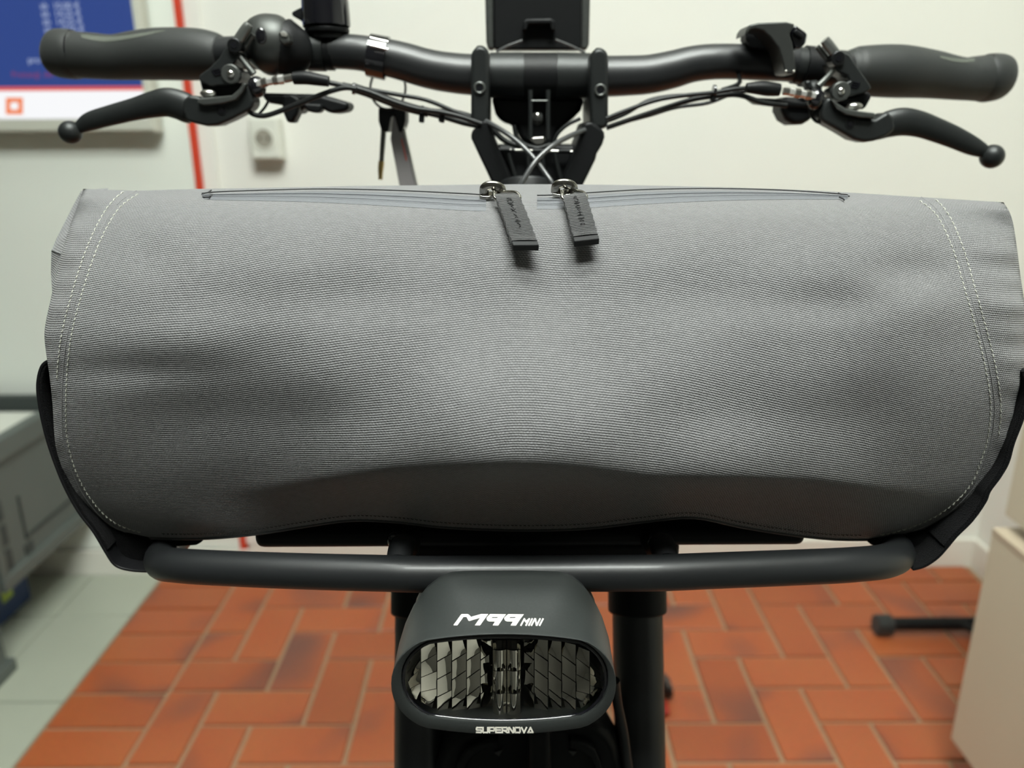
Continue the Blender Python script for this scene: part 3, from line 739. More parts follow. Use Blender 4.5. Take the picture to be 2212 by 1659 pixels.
def zip_puller(cx, cy, mirror, tab, tw):
    """tab: two pixel points of the strap's centre line; the strap hangs clear of the cloth"""
    par = zl if not mirror else zr
    s, L = slider(cx, cy, mirror)
    k = pxw(L(0, 0, 0))
    tuberel(L, [(-18,2,6),(-17,2,20),(-8,2,26),(6,2,26),(18,2,20),(20,2,8)], 7.5*k, M['nickel'], 'zip_bridge', par, 16, 6, 1.35)
    (ax, ay), (bx, by) = tab
    A = Q(ax, ay, 0.006); B0 = Q(bx, by, 0.0085)
    # wire link
    a1 = A+Vector((-tw*0.45*k, 0, 0)); a2 = A+Vector((tw*0.45*k, 0, 0)); c0 = L(8, 2, 16)
    d = (B0-A).normalized()
    lp = [c0+Vector((-0.0012, 0.001, 0)), c0+Vector((-0.0014, -0.002, -0.001)), a1-d*0.002, a1+d*0.0035, a2+d*0.0035, a2-d*0.002, c0+Vector((0.0022, -0.002, -0.001)), c0+Vector((0.002, 0.001, 0))]
    lp = [Vector(p) for p in crom([tuple(p) for p in lp+[lp[0]]], 4)][:-1]
    tube('wire_link', lp, 0.00095, M['nickel'], par, 8, closed=True)
    # webbing strap: folded strip, thickness 2.6 mm, rounded over the wire
    ex = Vector((1, 0, 0)) if mirror is None else Vector((1, 0.02, 0.10 if mirror else 0.0)).normalized()
    nr = ex.cross(d); nr = nr if nr.y < 0 else -nr
    N = 26; th = 0.0030; hw = tw*k*0.5
    vs, fs, uv = [], [], []
    for i in range(N+1):
        t = i/N; c = A.lerp(B0, t)+nr*(0.0012*math.sin(math.pi*t))
        tt = th*(0.55+0.45*sm(t*8)) + (0.0012 if t > 0.93 else 0)
        wv = 0.00025*math.sin(i*1.7)
        for sx, sz in ((-1,-1),(-1,1),(-0.5,1.12),(0,1.15),(0.5,1.12),(1,1),(1,-1)):
            vs.append(c+ex*(sx*(hw+wv))+nr*(sz*tt*0.5)); uv.append((sx*hw, t*(B0-A).length))
    m7 = 7
    for i in range(N):
        for q in range(m7): fs.append((i*m7+q, i*m7+(q+1) % m7, (i+1)*m7+(q+1) % m7, (i+1)*m7+q))
    fs += [tuple(range(m7)), tuple(N*m7+q for q in range(m7))[::-1]]
    mk('pull_strap', vs, fs, M['webbing'], par, True, uvs=uv, angle=40)
    end = [B0+ex*(sx*hw*1.03)+nr*(sz*0.0019)+d*(e) for e in (0, 0.0032) for sx, sz in ((-1,-1),(1,-1),(1,1),(-1,1))]
    mk('strap_end', end, [(0,1,2,3),(4,7,6,5)]+[(i, (i+1) % 4, 4+(i+1) % 4, 4+i) for i in range(4)], M['dthread'], par, True, 0.0006, 2)
    # embroidery: raised dark threads down the middle
    V, Fc = [], []
    random.seed(3 if mirror else 5)
    for i in range(13):
        t = 0.16+0.60*i/12; c = A.lerp(B0, t)+nr*(th*0.5+0.0014)
        w = hw*random.uniform(0.08, 0.26)
        pts = [c+ex*(-w)+d*random.uniform(-0.001, 0.001), c+nr*0.0003+d*random.uniform(-0.001, 0.001), c+ex*w+d*random.uniform(-0.001, 0.001)]
        v, f = tube_data(pts, 0.00022, 6); o = len(V); V += v; Fc += [tuple(x+o for x in y) for y in f]
    mk('embroidery', V, Fc, M['dthread'], par)
zip_puller(1064, 432, False, ((1093,446),(1128,546)), 50)
zip_puller(1218, 428, True, ((1238,446),(1264,536)), 48)

# side straps (hook and loop flaps) ------------------------------------------------
def band(name, px, Y0, Y1, th, m, side):
    q = crom(px, 5)
    o1 = [P(x, y, Y0) for x, y in q]; n = len(o1)
    cen = []
    for i in range(n):
        a = o1[max(0, i-1)]; b = o1[min(n-1, i+1)]
        t = (b-a); t.y = 0; t.normalize(); nn = Vector((-t.z, 0, t.x))
        if nn.x*side > 0: nn = -nn
        cen.append(nn)
    i1 = [p+c*th for p, c in zip(o1, cen)]
    vs = o1+[Vector((p.x, Y1, p.z)) for p in o1]+i1+[Vector((p.x, Y1, p.z)) for p in i1]
    fs = []
    for i in range(n-1):
        fs += [(i, i+1, n+i+1, n+i), (2*n+i, 3*n+i, 3*n+i+1, 2*n+i+1), (i, 2*n+i, 2*n+i+1, i+1), (n+i, n+i+1, 3*n+i+1, 3*n+i)]
    fs += [(0, n, 3*n, 2*n), (n-1, 3*n-1, 4*n-1, 2*n-1)]
    return mk(name, vs, fs, m, BAG, True, 0.0006, 2)
LB = [(112,776),(96,780),(84,794),(77,826),(79,866),(90,922),(106,978),(134,1050),(166,1108),(198,1150),(222,1190),(240,1218),(258,1230),(286,1236),(318,1238)]
RB = [(2222,800),(2228,850),(2214,905),(2194,958),(2182,1000),(2164,1032),(2142,1062),(2132,1086),(2104,1126),(2070,1160),(2050,1184),(2030,1206),(2008,1222),(1990,1230),(1972,1234)]
band('side_strap', LB, 0.392, 0.475, 0.0016, M['vinyl'], -1)
band('hook_loop_lining', [(x+5, y) for x, y in LB[1:-4]], 0.3925, 0.472, 0.0022, M['velcro'], -1)
band('side_strap', RB, 0.385, 0.475, 0.0016, M['velcro'], 1)
band('hook_loop_lining', [(x-5, y) for x, y in RB[:-4]], 0.3855, 0.472, 0.0022, M['velcro'], 1)
# dark side wings that join the straps to the bag floor
for s, pts in ((-1, [(190,1118),(250,1150),(320,1163),(440,1168),(425,1180),(330,1186),(312,1205),(312,1236),(282,1234),(256,1226),(240,1212),(222,1184)]), (1, [(2100,1096),(2060,1130),(2000,1155),(1870,1168),(1885,1180),(1965,1186),(1980,1205),(1980,1232),(1994,1228),(2026,1202),(2048,1180),(2068,1156)])):
    prism('side_wing', pts, 0.402, 0.50, M['velcro'], BAG, 0.002)

# ================================================================== BICYCLE
BK = thing('bicycle', (0.02, 0.30, 0.0), 'matte black cargo bicycle seen from the front, with wide handlebar and headlight', 'bicycle')
YH = 0.62
# handlebar ------------------------------------------------------------------
bar = ptube('handlebar', [(300,121,30,0.650),(420,118,33,0.640),(560,113,35,0.628),(650,110,36,0.622),(750,112,36,0.618),(805,119,37,0.617),(863,131,39,0.617),(926,149,40,0.618),(980,158,41,YH),(1036,162,42,YH),(1160,164,44,YH),(1295,165,42,YH),(1345,164,41,YH),(1400,161,40,0.619),(1450,151,39,0.618),(1500,138,37,0.617),(1560,133,36,0.617),(1650,136,36,0.620),(1750,142,35,0.626),(1850,152,33,0.634),(2000,160,30,0.648)], YH, M['tubeblk'], BK, 24, 5)
ptube('centre_sleeve', [(1058,163,46),(1130,164,47.5)], YH, M['alu'], BK, 28, 1)
ptube('centre_sleeve', [(1131,164,47),(1201,164,47)], YH, M['black'], BK, 28, 1)
ptube('centre_sleeve', [(1202,164,47.5),(1276,164,46)], YH, M['alu'], BK, 28, 1)
# grips
def grip(name, spec, ringspec, dimple):
    g = ptube(name, spec, 0.64, M['rubber'], BK, 28, 6)
    ptube('end_ring', ringspec, 0.65, M['rubber'], g, 28, 3)
    return g
gl = grip('grip', [(150,118,47,0.660),(200,121,47,0.657),(250,124,46,0.653),(300,120,50,0.650),(350,117,53,0.646),(420,117.5,53,0.641),(462,120,48,0.638),(482,122,40,0.637),(490,122,30,0.636)], [(119,113,34,0.664),(122,114,44,0.664),(130,115.5,50,0.663),(158,118,50.5,0.660),(163,118,48.5,0.660)], 1)
gr = grip('grip', [(1822,148,34,0.633),(1832,150,42,0.634),(1855,153,50,0.636),(1932,154,54,0.641),(2001,160,49.5,0.647),(2070,170,43.5,0.652),(2100,170,45,0.655),(2130,169,48,0.658)], [(2126,169,48,0.658),(2132,169,49.5,0.658),(2156,166,47,0.660),(2168,166,40,0.661),(2173,166,26,0.661)], -1)
for g_, x, y, Yg in ((gl, 165, 118, 0.6595), (gr, 2131, 169, 0.658)):
    ptube('grip_groove', [(x-1.5, y, 48.6, Yg), (x+1.5, y, 48.6, Yg)], Yg, M['gloss'], g_, 28, 1)
# rough palm patch on each grip; light on the top is put into its colour
for g_, xs in ((gl, [(176,73,80),(200,76,86),(230,78,89),(260,77,86),(295,72,80),(330,67,72),(356,64,66)]), (gr, [(2030,119,124),(2055,124,131),(2080,127,134),(2105,125,131)])):
    gb_ = bvh_of(g_); rows = []
    for x, y0, y1 in crom(xs, 4):
        rw = [Q(x, y0+1.5+(y1-y0)*k/4, 0.0003, gb_) for k in range(5)]
        if all(rw): rows.append(rw)
    if len(rows) > 2:
        mk('palm_sheen', [p for r in rows for p in r], [(a*5+k, a*5+k+1, (a+1)*5+k+1, (a+1)*5+k) for a in range(len(rows)-1) for k in range(4)], M['palm'], g_)

# stem ------------------------------------------------------------------------
for sgn, xs, x2 in ((-1, (1017,1057), None), (1, (1275,1315), None)):
    a, b = xs; yo = 0 if sgn < 0 else 5
    st_ = prism('stem_clamp', [(a,118+yo),(a+5,104+yo),(a+15,97+yo),(b-16,97+yo),(b-4,103+yo),(b,116+yo),(b,258+yo),(b-2,272+yo),(a+3,276+yo),(a,262+yo)], 0.590, 0.655, M['alu'], BK, 0.0035, 4)
    cxp = 1036 if sgn < 0 else 1297; cyp = 190+yo
    c = P(cxp, cyp, 0.5895)
    tube('bolt', [c+Vector((0.0034*math.cos(t*math.pi/12), 0, 0.0034*math.sin(t*math.pi/12))) for t in range(24)], 0.0010, M['gun'], st_, 8, closed=True)
    cyl('bolt_socket', c+Vector((0, -0.0003, 0)), c+Vector((0, 0.004, 0)), 0.0026, M['gloss'], st_, 6)
prism('stem_arm', [(1017,288),(1022,280),(1045,259),(1058,262),(1068,300),(1112,400),(1140,520),(1105,520),(1065,400),(1028,322),(1018,300)], 0.585, 0.640, M['black'], BK, 0.004, 3)
prism('stem_arm', [(1306,286),(1300,278),(1278,262),(1262,264),(1250,300),(1212,400),(1190,520),(1225,520),(1260,400),(1287,345),(1290,332),(1302,312),(1307,296)], 0.585, 0.640, M['black'], BK, 0.004, 3)
prism('stem_core', [(1068,312),(1250,312),(1236,350),(1205,520),(1115,520),(1090,360)], 0.606, 0.655, M['black'], BK, 0.004)
ptube('cross_pin', [(1072,323,3.2),(1248,328,3.2)], 0.600, M['steel'], BK, 10, 1)
for i, x in enumerate((1076, 1104, 1150, 1206)):
    ptube('pin_spacer', [(x,323.5+i*1.0,4.8),(x+(18 if i != 1 else 0)+8,324+i*1.0,4.8)], 0.599, M['black'], BK, 10, 1)
# dark cup and bracket below the handlebar centre
prism('display_mount', [(1060,206),(1264,209),(1256,238),(1240,255),(1206,282),(1196,318),(1150,318),(1122,300),(1112,272),(1100,268),(1080,262),(1070,246)], 0.625, 0.66, M['black'], BK, 0.006)
for x in (1146, 1184): ptube('mount_prong', [(x,194,5.5),(x,240,5),(x,300,5)], 0.600, M['alu'], BK, 10, 3)
ptube('mount_pin', [(1148,218,2.2),(1184,218,2.2)], 0.599, M['gun'], BK, 8, 1)
c = P(1161, 256, 0.604); ellipsoid('mount_bolt', c, 0.0042, 0.006, 0.0046, M['gun'], BK, 18, 10)
c = P(1161, 250, 0.600); ellipsoid('bolt_tip', c, 0.0024, 0.003, 0.0026, M['chrome'], BK, 14, 8)
prism('mount_hook', [(1146,296),(1176,294),(1179,306),(1172,314),(1155,314),(1147,306)], 0.604, 0.615, M['steel'], BK, 0.0015)
# display ---------------------------------------------------------------------
D0 = 0.672
dp = prism('display', [(1066,-64),(1257,-64),(1257,86),(1254,107),(1068,107),(1066,90)], D0-0.004, D0+0.012, M['black'], BK, 0.002)
prism('display_edge', [(1046,-70),(1067,-70),(1068,107),(1054,107),(1050,90)], D0, D0+0.014, M['gun'], dp, 0.002)
prism('display_edge', [(1256,-70),(1277,-70),(1273,95),(1268,107),(1254,107)], D0, D0+0.014, M['gun'], dp, 0.002)
prism('release_tab', [(1128,66),(1130,46),(1138,40),(1192,39),(1199,45),(1200,66),(1190,66),(1188,52),(1141,53),(1138,66)], D0-0.012, D0-0.002, M['black'], dp, 0.002)
for pts in ([(1128,88),(1100,98),(1072,112)], [(1200,86),(1230,98),(1264,114)]):
    ptube('display_wire', [(x, y, 2.6) for x, y in pts], D0-0.010, M['cablegrey'], dp, 8, 4)
# brake levers ------------------------------------------------------------------
YL = 0.585
def lever(side):
    """left and right brake lever; pixel shapes read separately from the photograph"""
    L_ = side < 0
    if L_:
        body = [(404,205),(424,207),(440,214),(470,217),(500,215),(515,204),(524,186),(533,180),(541,190),(548,222),(542,236),(528,243),(500,258),(470,271),(446,273),(425,268),(402,262),(392,240),(394,218)]
        blade = [(160,281,9),(172,275,13),(195,262,19),(240,249,21),(290,236,23),(330,226,27),(360,221,30),(385,226,31),(404,234,31),(418,240,28)]
        ball = (152,286,24)
        bracket = [(500,95),(514,104),(520,120),(503,138),(503,146),(520,152),(522,168),(512,180),(480,184),(452,186),(436,178),(428,172),(430,162),(450,148),(474,124),(484,106)]
        under = [(430,170),(455,182),(515,178),(522,170),(520,196),(500,212),(450,212),(438,202)]
        res = [(503,104,11),(519,80,11),(533,60,11),(538,52,9)]
        bolt = (505,98); pivot = (497,160)
        strap = [(514,118,5),(530,138,6),(548,160,8)]
        fit = [(556,182,9),(566,180,9.5),(577,177,8),(590,175,9),(602,173,10),(615,171,8),(632,168,10)]
        boot = [(634,169,13),(660,168,14),(680,171,13),(710,176,11)]
        rail = [(424,222),(430,212),(500,206),(516,192),(526,178),(533,180),(524,200),(510,216),(480,224),(440,228)]
        screws = [(478,238)]; logo = (394, 240, 17)
        knob = (450,202)
    else:
        body = [(1780,222),(1790,208),(1800,214),(1810,236),(1828,248),(1858,254),(1892,256),(1920,240),(1934,256),(1936,280),(1915,296),(1890,305),(1868,308),(1845,302),(1815,284),(1790,270),(1776,262),(1772,244)]
        blade = [(1872,285,20),(1895,278,24),(1920,268,28),(1950,263,29),(1985,268,27),(2020,280,25),(2060,296,23),(2098,314,20),(2122,325,15),(2134,332,9)]
        ball = (2143,338,25)
        bracket = [(1818,110),(1836,118),(1850,140),(1880,182),(1884,192),(1866,202),(1838,208),(1812,208),(1802,200),(1804,190),(1822,182),(1836,174),(1832,164),(1808,154),(1800,138),(1806,116)]
        under = [(1806,204),(1840,208),(1876,196),(1886,206),(1870,236),(1830,236),(1806,222)]
        res = [(1781,86,10),(1789,96,11),(1802,113,11),(1814,130,11)]
        bolt = (1812,126); pivot = (1818,197)
        strap = [(1802,150,6),(1786,168,6),(1768,186,8)]
        fit = [(1760,208,9),(1750,206,10),(1740,204,8),(1728,202,10),(1716,200,9),(1704,198,8),(1690,197,8)]
        boot = [(1684,194,13),(1660,192,15),(1640,190,14),(1612,190,10)]
        rail = [(1796,214),(1808,222),(1826,234),(1858,240),(1892,244),(1890,256),(1858,254),(1828,248),(1808,236)]
        screws = [(1837,268)]; logo = (1912, 280, 15)
        knob = (1846,230)
    b = prism('brake_lever', body, YL-0.009, YL+0.009, M['alu'], BK, 0.0028, 4)
    ptube('lever_blade', [(x, y, r) for x, y, r in blade], YL, M['alu'], b, 20, 6, 0.62)
    c = P(ball[0], ball[1], YL); rr = ball[2]*pxw(c); ellipsoid('lever_ball', c, rr, rr, rr, M['alu'], b)
    prism('lever_bracket', bracket, YL-0.006, YL+0.016, M['gun'] if False else M['alu'], b, 0.003, 3)
    prism('bracket_block', under, YL+0.001, YL+0.03, M['black'], b, 0.003, 3)
    prism('lever_rail', rail, YL-0.0125, YL-0.004, M['gun'], b, 0.0012, 2)
    ptube('reservoir', [(x, y, r) for x, y, r in res], YL-0.004, M['silver'], b, 18, 3)
    sx = 1 if L_ else -1
    ptube('reservoir', [(x+sx*(-2)+ (16 if L_ else -18), y+14, r*0.55) for x, y, r in res[:3]], YL+0.001, M['gun'], b, 14, 3)
    c = P(bolt[0], bolt[1], YL-0.009)
    cyl('bolt', c, c+Vector((0, 0.012, 0)), 0.0048, M['bolt'], b, 20, 0.0008)
    cyl('bolt_socket', c+Vector((0, -0.0004, 0)), c+Vector((0, 0.002, 0)), 0.0022, M['gloss'], b, 6)
    c = P(pivot[0], pivot[1], YL-0.0075)
    cyl('pivot_cap', c, c+Vector((0, 0.006, 0)), 0.0065, M['gun'], b, 24, 0.001)
    ellipsoid('pivot_pin', c+Vector((0.0004*sx, -0.0006, 0)), 0.0024, 0.0012, 0.0024, M['chrome'], b, 14, 8)
    ptube('bracket_arm', strap, YL-0.004, M['gun'], b, 12, 4)
    v = [(x, y, r) for x, y, r in fit]
    for k in range(len(v)-1):
        ptube('hose_fitting', [(v[k][0], v[k][1], v[k][2]), (v[k+1][0]-(v[k+1][0]-v[k][0])*0.12, v[k+1][1], v[k][2])], YL-0.008, M['bright' if k % 2 == 0 else 'steel'], b, 6, 1)
    ptube('hose_boot', boot, YL-0.006, M['black'], b, 14, 4)
    q = P(fit[0][0]-sx*1, fit[0][1]+6, YL-0.004); ellipsoid('banjo', q, 0.0062, 0.007, 0.0072, M['gloss'], b, 18, 12)
    for x, y in screws:
        c = P(x, y, YL-0.0095); cyl('screw', c, c+Vector((0, 0.003, 0)), 0.0036, M['bolt'], b, 16, 0.0006); cyl('screw_socket', c+Vector((0, -0.0003, 0)), c+Vector((0, 0.001, 0)), 0.0018, M['gloss'], b, 6)
    c = P(knob[0], knob[1], YL-0.004); ellipsoid('adjuster', c, 0.0058, 0.004, 0.0028, M['steel'], b, 14, 8)
    bl = b.children[0]
    bvl = bvh_of(bl)
    pts = [Q(logo[0]+logo[2]*math.cos(t*math.pi/12)*0.8, logo[1]+logo[2]*math.sin(t*math.pi/12), 0.0002, bvl) for t in range(24)]
    pts = [p for p in pts if p]
    if len(pts) > 8: tube('round_mark', pts, 0.00022, M['dim_mark_glint'], b, 6, closed=len(pts) == 24)
    pts = [Q(logo[0]+logo[2]*math.cos(t*math.pi/12+0.6)*0.45, logo[1]+logo[2]*math.sin(t*math.pi/12+0.6)*0.55, 0.0002, bvl) for t in range(15)]
    pts = [p for p in pts if p]
    if len(pts) > 8: tube('round_mark', pts, 0.0002, M['dim_mark_glint'], b, 6)
    # notched letter mark on the bracket
    e0 = (468, 152, 1) if L_ else (1848, 180, -1)
    for (x0, y0, x1, y1) in ((-10,0,-4,10),(-10,0,6,-3),(-7,5,8,2),(-4,10,10,7)):
        ptube('bracket_mark', [(e0[0]+e0[2]*x0, e0[1]+y0, 1.8), (e0[0]+e0[2]*x1, e0[1]+y1, 1.8)], YL-0.0062, M['gloss'], b, 6, 1)
    return b
lever(-1); lever(1)
# left controls -----------------------------------------------------------------
sh = ptube('shifter', [(545,100,30,0.612),(552,100,46,0.611),(570,97,60,0.609),(595,98,62,0.608),(612,101,56,0.609)], 0.61, M['gun2'], BK, 28, 6)
ptube('shifter_ring', [(613,101,58,0.609),(622,104,57,0.609),(640,108,50,0.611),(648,109,44,0.613)], 0.61, M['black'], sh, 28, 5)
c = P(564, 78, 0.5745); ellipsoid('screw_hole', c, 0.0038, 0.002, 0.0056, M['gloss'], sh, 16, 10)
prism('shifter_window', [(600,68),(612,64),(622,72),(626,92),(612,98),(602,90)], 0.578, 0.59, M['gun'], sh, 0.002)
prism('shifter_mark', [(604,70),(614,68),(621,75),(618,80),(608,78)], 0.5772, 0.5785, M['grey_print'], sh, 0.0004)
prism('shifter_paddle', [(608,205),(628,200),(650,214),(642,248),(634,264),(626,268),(618,262),(608,240)], 0.60, 0.615, M['black'], BK, 0.003)
prism('shifter_pod', [(560,200),(690,203),(755,222),(750,240),(715,246),(692,234),(655,236),(640,248),(612,228),(575,222)], 0.606, 0.63, M['black'], BK, 0.004)
prism('shifter_pod', [(652,222),(695,225),(694,240),(683,245),(662,240)], 0.600, 0.612, M['black'], BK, 0.002)
ptube('clamp_collar', [(648,110,37.5),(662,110,39),(664,110,40)], 0.621, M['black'], BK, 24, 2)
ptube('clamp_collar', [(666,110,41),(702,111,41)], 0.620, M['alu'], BK, 24, 1)
ptube('bell_strap', [(703,111,38.5),(722,112,38.5)], 0.620, M['black'], BK, 24, 1)
# bell
bc = P(706, 58, 0.618); kk = pxw(bc)
prof = [(0.0,-84),(24,-82),(38,-76),(46,-66),(50,-50),(51,-20),(51,-2),(49,-0.5)]
vs, fs = [], []
n = 40
for (r, z) in prof:
    for i in range(n):
        a = 2*math.pi*i/n; vs.append(bc+Vector((r*kk*math.cos(a), r*kk*math.sin(a), -z*kk)))
for j in range(len(prof)-1):
    for i in range(n): fs.append((j*n+i, j*n+(i+1) % n, (j+1)*n+(i+1) % n, (j+1)*n+i))
bell = mk('bell', vs, fs, M['gloss'], BK)
bm = bmesh.new(); bm.from_mesh(bell.data); bmesh.ops.remove_doubles(bm, verts=bm.verts, dist=1e-6); bmesh.ops.recalc_face_normals(bm, faces=bm.faces); bm.to_mesh(bell.data); bm.free()
cyl('bell_base', bc+Vector((0, 0, -0.0005)), bc+Vector((0, 0, -14*kk)), 48*kk, M['black'], bell, 36, 0.0015, 47*kk)
cyl('bell_foot', bc+Vector((0, 0, -14*kk)), bc+Vector((0, 0, -26*kk)), 40*kk, M['black'], bell, 30, 0.001)
prism('bell_hammer', [(662,10),(640,20),(629,26),(631,34),(645,42),(652,46),(653,60),(664,62)], 0.613, 0.623, M['black'], bell, 0.002)
# glossy clamp ring, its reflections laid on as chrome lines
rg = ptube('clamp_ring', [(797,119,44,0.617),(836,127,45,0.617)], 0.617, M['gloss'], BK, 28, 1)
for y in (83, 99):
    a, b = P(800, y-1, 0.5985 if y < 90 else 0.5935), P(838, y+8, 0.5985 if y < 90 else 0.5935)
    tube('glint_line', [a, b], 0.0009, M['chrome'], rg, 8)
ptube('ring_lug', [(822,160,9),(834,164,9)], 0.615, M['gloss'], rg, 12, 1)
# right controls ------------------------------------------------------------------
rm = prism('remote_control', [(1609,78),(1612,64),(1620,53),(1640,49),(1700,47),(1718,52),(1706,74),(1712,92),(1716,118),(1720,150),(1718,160),(1697,158),(1690,128),(1682,104),(1664,80),(1648,66),(1632,62),(1622,64)], 0.578, 0.602, M['gun2'], BK, 0.004, 4)
prism('remote_inner', [(1612,66),(1640,60),(1664,76),(1684,104),(1684,112),(1622,104),(1611,84)], 0.605, 0.62, M['black'], rm, 0.002)
prism('remote_button', [(1706,76),(1718,52),(1746,72),(1742,94),(1728,106),(1716,104),(1712,92)], 0.583, 0.61, M['gloss'], rm, 0.002)
prism('button_cap', [(1714,72),(1720,60),(1738,74),(1734,86)], 0.580, 0.586, M['black'], rm, 0.0015)
c = P(1698, 154, 0.5745); ellipsoid('clip', c, 0.001, 0.0008, 0.001, M['steel'], rm, 10, 6)
c = P(1715, 154, 0.5745); ellipsoid('clip', c, 0.001, 0.0008, 0.001, M['steel'], rm, 10, 6)
ptube('clamp_collar', [(1716,141,38),(1733,143,38)], 0.624, M['alu'], BK, 24, 1)
ptube('clamp_collar', [(1734,143,42),(1768,146,42)], 0.624, M['black'], BK, 24, 1)
ptube('clamp_collar', [(1769,146,38),(1822,150,38)], 0.628, M['alu'], BK, 24, 1)
ptube('clamp_body', [(1768,188,16,0.60),(1756,194,20,0.60),(1744,200,16,0.60)], 0.60, M['alu'], BK, 14, 3)
prism('remote_lower', [(1690,208),(1760,212),(1768,238),(1752,262),(1735,269),(1715,270),(1698,260),(1688,240)], 0.60, 0.625, M['black'], BK, 0.005)
prism('remote_lower', [(1620,210),(1700,214),(1760,222),(1755,234),(1690,230),(1640,224)], 0.597, 0.615, M['black'], BK, 0.003)
prism('clamp_screw_lug', [(1738,176),(1752,172),(1758,190),(1748,196)], 0.592, 0.602, M['alu'], BK, 0.002)

# cables -----------------------------------------------------------------------------
def cable(name, pts, r, Y, m='cable'):
    return ptube(name, [(p[0], p[1], r)+tuple(p[2:]) for p in pts], Y, M[m], BK, 10, 6)
cable('brake_hose', [(700,176),(740,185),(765,190),(800,200),(850,220),(900,235),(950,242),(1000,254),(1040,268)], 5.5, 0.585)
cable('cable_sleeve', [(764,190),(800,202),(850,222),(896,236),(925,243)], 10, 0.590)
cable('brake_hose', [(740,182),(790,192),(850,203),(920,216),(980,240),(1030,258)], 4.5, 0.596)
cable('shift_cable', [(512,226),(530,230),(542,244),(560,250),(585,247),(640,226),(700,202),(742,190),(770,192)], 5.5, 0.582)
cable('shift_cable', [(560,246),(572,232),(580,218)], 3.0, 0.588)
cable('shift_cable', [(925,243),(960,252),(1000,264),(1030,270)], 7, 0.592)
cable('shift_cable', [(880,226),(930,238),(980,240),(1025,252)], 4, 0.600)
for x, y in ((765,191),(912,240),(952,250)):
    ptube('cable_tie', [(x-3,y,12),(x+3,y+1,12)], 0.590, M['gloss'], BK, 12, 1)
for x, y in ((911,258),(955,258)): prism('cable_tie_tail', [(x-6,y-12),(x+5,y-10),(x+4,y+8),(x-7,y+6)], 0.586, 0.592, M['black'], BK, 0.001)
cable('brake_hose', [(1620,190),(1590,192),(1540,200),(1480,206),(1420,216),(1360,236),(1310,256)], 4.5, 0.588)
cable('brake_hose', [(1700,228),(1650,222),(1600,206),(1560,206),(1500,214),(1440,232),(1380,252),(1310,276)], 5.5, 0.592)
cable('shift_cable', [(1600,174),(1590,186),(1560,196),(1520,204),(1450,208),(1400,218),(1350,246),(1310,262)], 4.5, 0.600)
cable('shift_cable', [(1595,160,0.61),(1598,174,0.60),(1590,184,0.595),(1560,194,0.592)], 4.5, 0.6)
cable('shift_cable', [(1640,196),(1590,200),(1530,222),(1460,232),(1400,250),(1330,268)], 4, 0.60)
cable('wire_loop', [(1748,232),(1752,250),(1766,264),(1782,262),(1800,254)], 3.0, 0.585)
ptube('cable_tie', [(1540,196,12),(1546,196,12)], 0.590, M['gloss'], BK, 12, 1)
prism('cable_tie_tail', [(1536,202),(1549,202),(1546,222),(1538,222)], 0.588, 0.594, M['black'], BK, 0.001)
# crossing cables in front of the head tube
cable('crossing_cable', [(1050,262,0.588),(1085,282,0.575),(1120,308,0.566),(1150,338,0.56),(1175,370,0.555),(1196,402,0.55),(1215,450,0.55)], 5.5, 0.56, 'cablegrey')
cable('crossing_cable', [(1272,278,0.59),(1235,292,0.575),(1195,314,0.562),(1160,345,0.555),(1136,380,0.55),(1122,406,0.548),(1110,450,0.55)], 5.8, 0.55, 'cablegrey')
for x0, x1 in ((1098,1118),(1170,1178),(1140,1146),(1198,1214)):
    cable('frame_cable', [(x0,330),(x0+(x1-x0)*0.4,360),(x1,402),(x1+4,450)], 5.5, 0.600)
cable('wire', [(1254,256,0.6),(1225,270,0.6),(1204,290,0.6),(1196,310,0.6)], 4, 0.6)
cable('wire', [(1062,276,0.6),(1085,300,0.6),(1110,312,0.6),(1135,316,0.6)], 6, 0.6)
cable('wire', [(1110,270,0.6),(1116,296,0.6),(1134,312,0.6),(1160,320,0.6),(1190,312,0.6)], 4.5, 0.6)

# front rack -------------------------------------------------------------------------
ZT = P(1106, 1237, 0.352).z
def RT(px, py): return tuple(PF(px, py, ZT))
def rackpt(px, Y): p = P(px, 1200, Y); d = ray(px, 1237); return None
rp = [(-0.2035, 0.500), (-0.2040, 0.460), (-0.2030, 0.416), (-0.1955, 0.388), (-0.177, 0.3725), (-0.140, 0.3630), (-0.105, 0.3570), (-0.066, 0.3522), (-0.045, 0.3510), (0.0, 0.3512), (0.050, 0.3510), (0.075, 0.3512), (0.105, 0.3545), (0.145, 0.3600), (0.178, 0.3660), (0.203, 0.378), (0.2190, 0.398), (0.2245, 0.430), (0.2245, 0.50)]
rp = [(x, y, ZT-interp([(0.352,0),(0.363,0.0037),(0.3725,0.0072),(0.388,0.0135),(0.416,0.0190),(0.45,0.0215)], y)) for x, y in rp]
tubo = tube('rack_tube', crom(rp, 6), 0.00915, M['tubeblk'], BK, 28)
a = P(545, 1150, 0.400); b = P(1745, 1150, 0.400); zb = P(1106, 1186, 0.400).z
box('rack_plate', (a.x, 0.400, zb), (b.x, 0.515, zb+0.012), M['black'], BK, 0.005, 4)
box('rack_block', (P(840, 1186, 0.402).x, 0.402, zb-0.024), (P(1470, 1186, 0.402).x, 0.50, zb+0.002), M['black'], BK, 0.004, 3)
for px in (868, 1430):
    q = P(px, 1170, 0.372)
    tube('rack_arm', crom([(q.x, 0.358, ZT+0.002), (q.x, 0.372, ZT+0.004), (q.x, 0.40, zb+0.006), (q.x, 0.50, zb+0.004)], 4), 0.0068, M['tubeblk'], BK, 16)
    ellipsoid('rack_hook', P(px-16, 1168, 0.3765), 0.004, 0.003, 0.005, M['gloss'], BK, 14, 8)
box('rack_bracket', (-0.028, 0.46, zb-0.03), (0.055, 0.55, zb), M['black'], BK, 0.006)

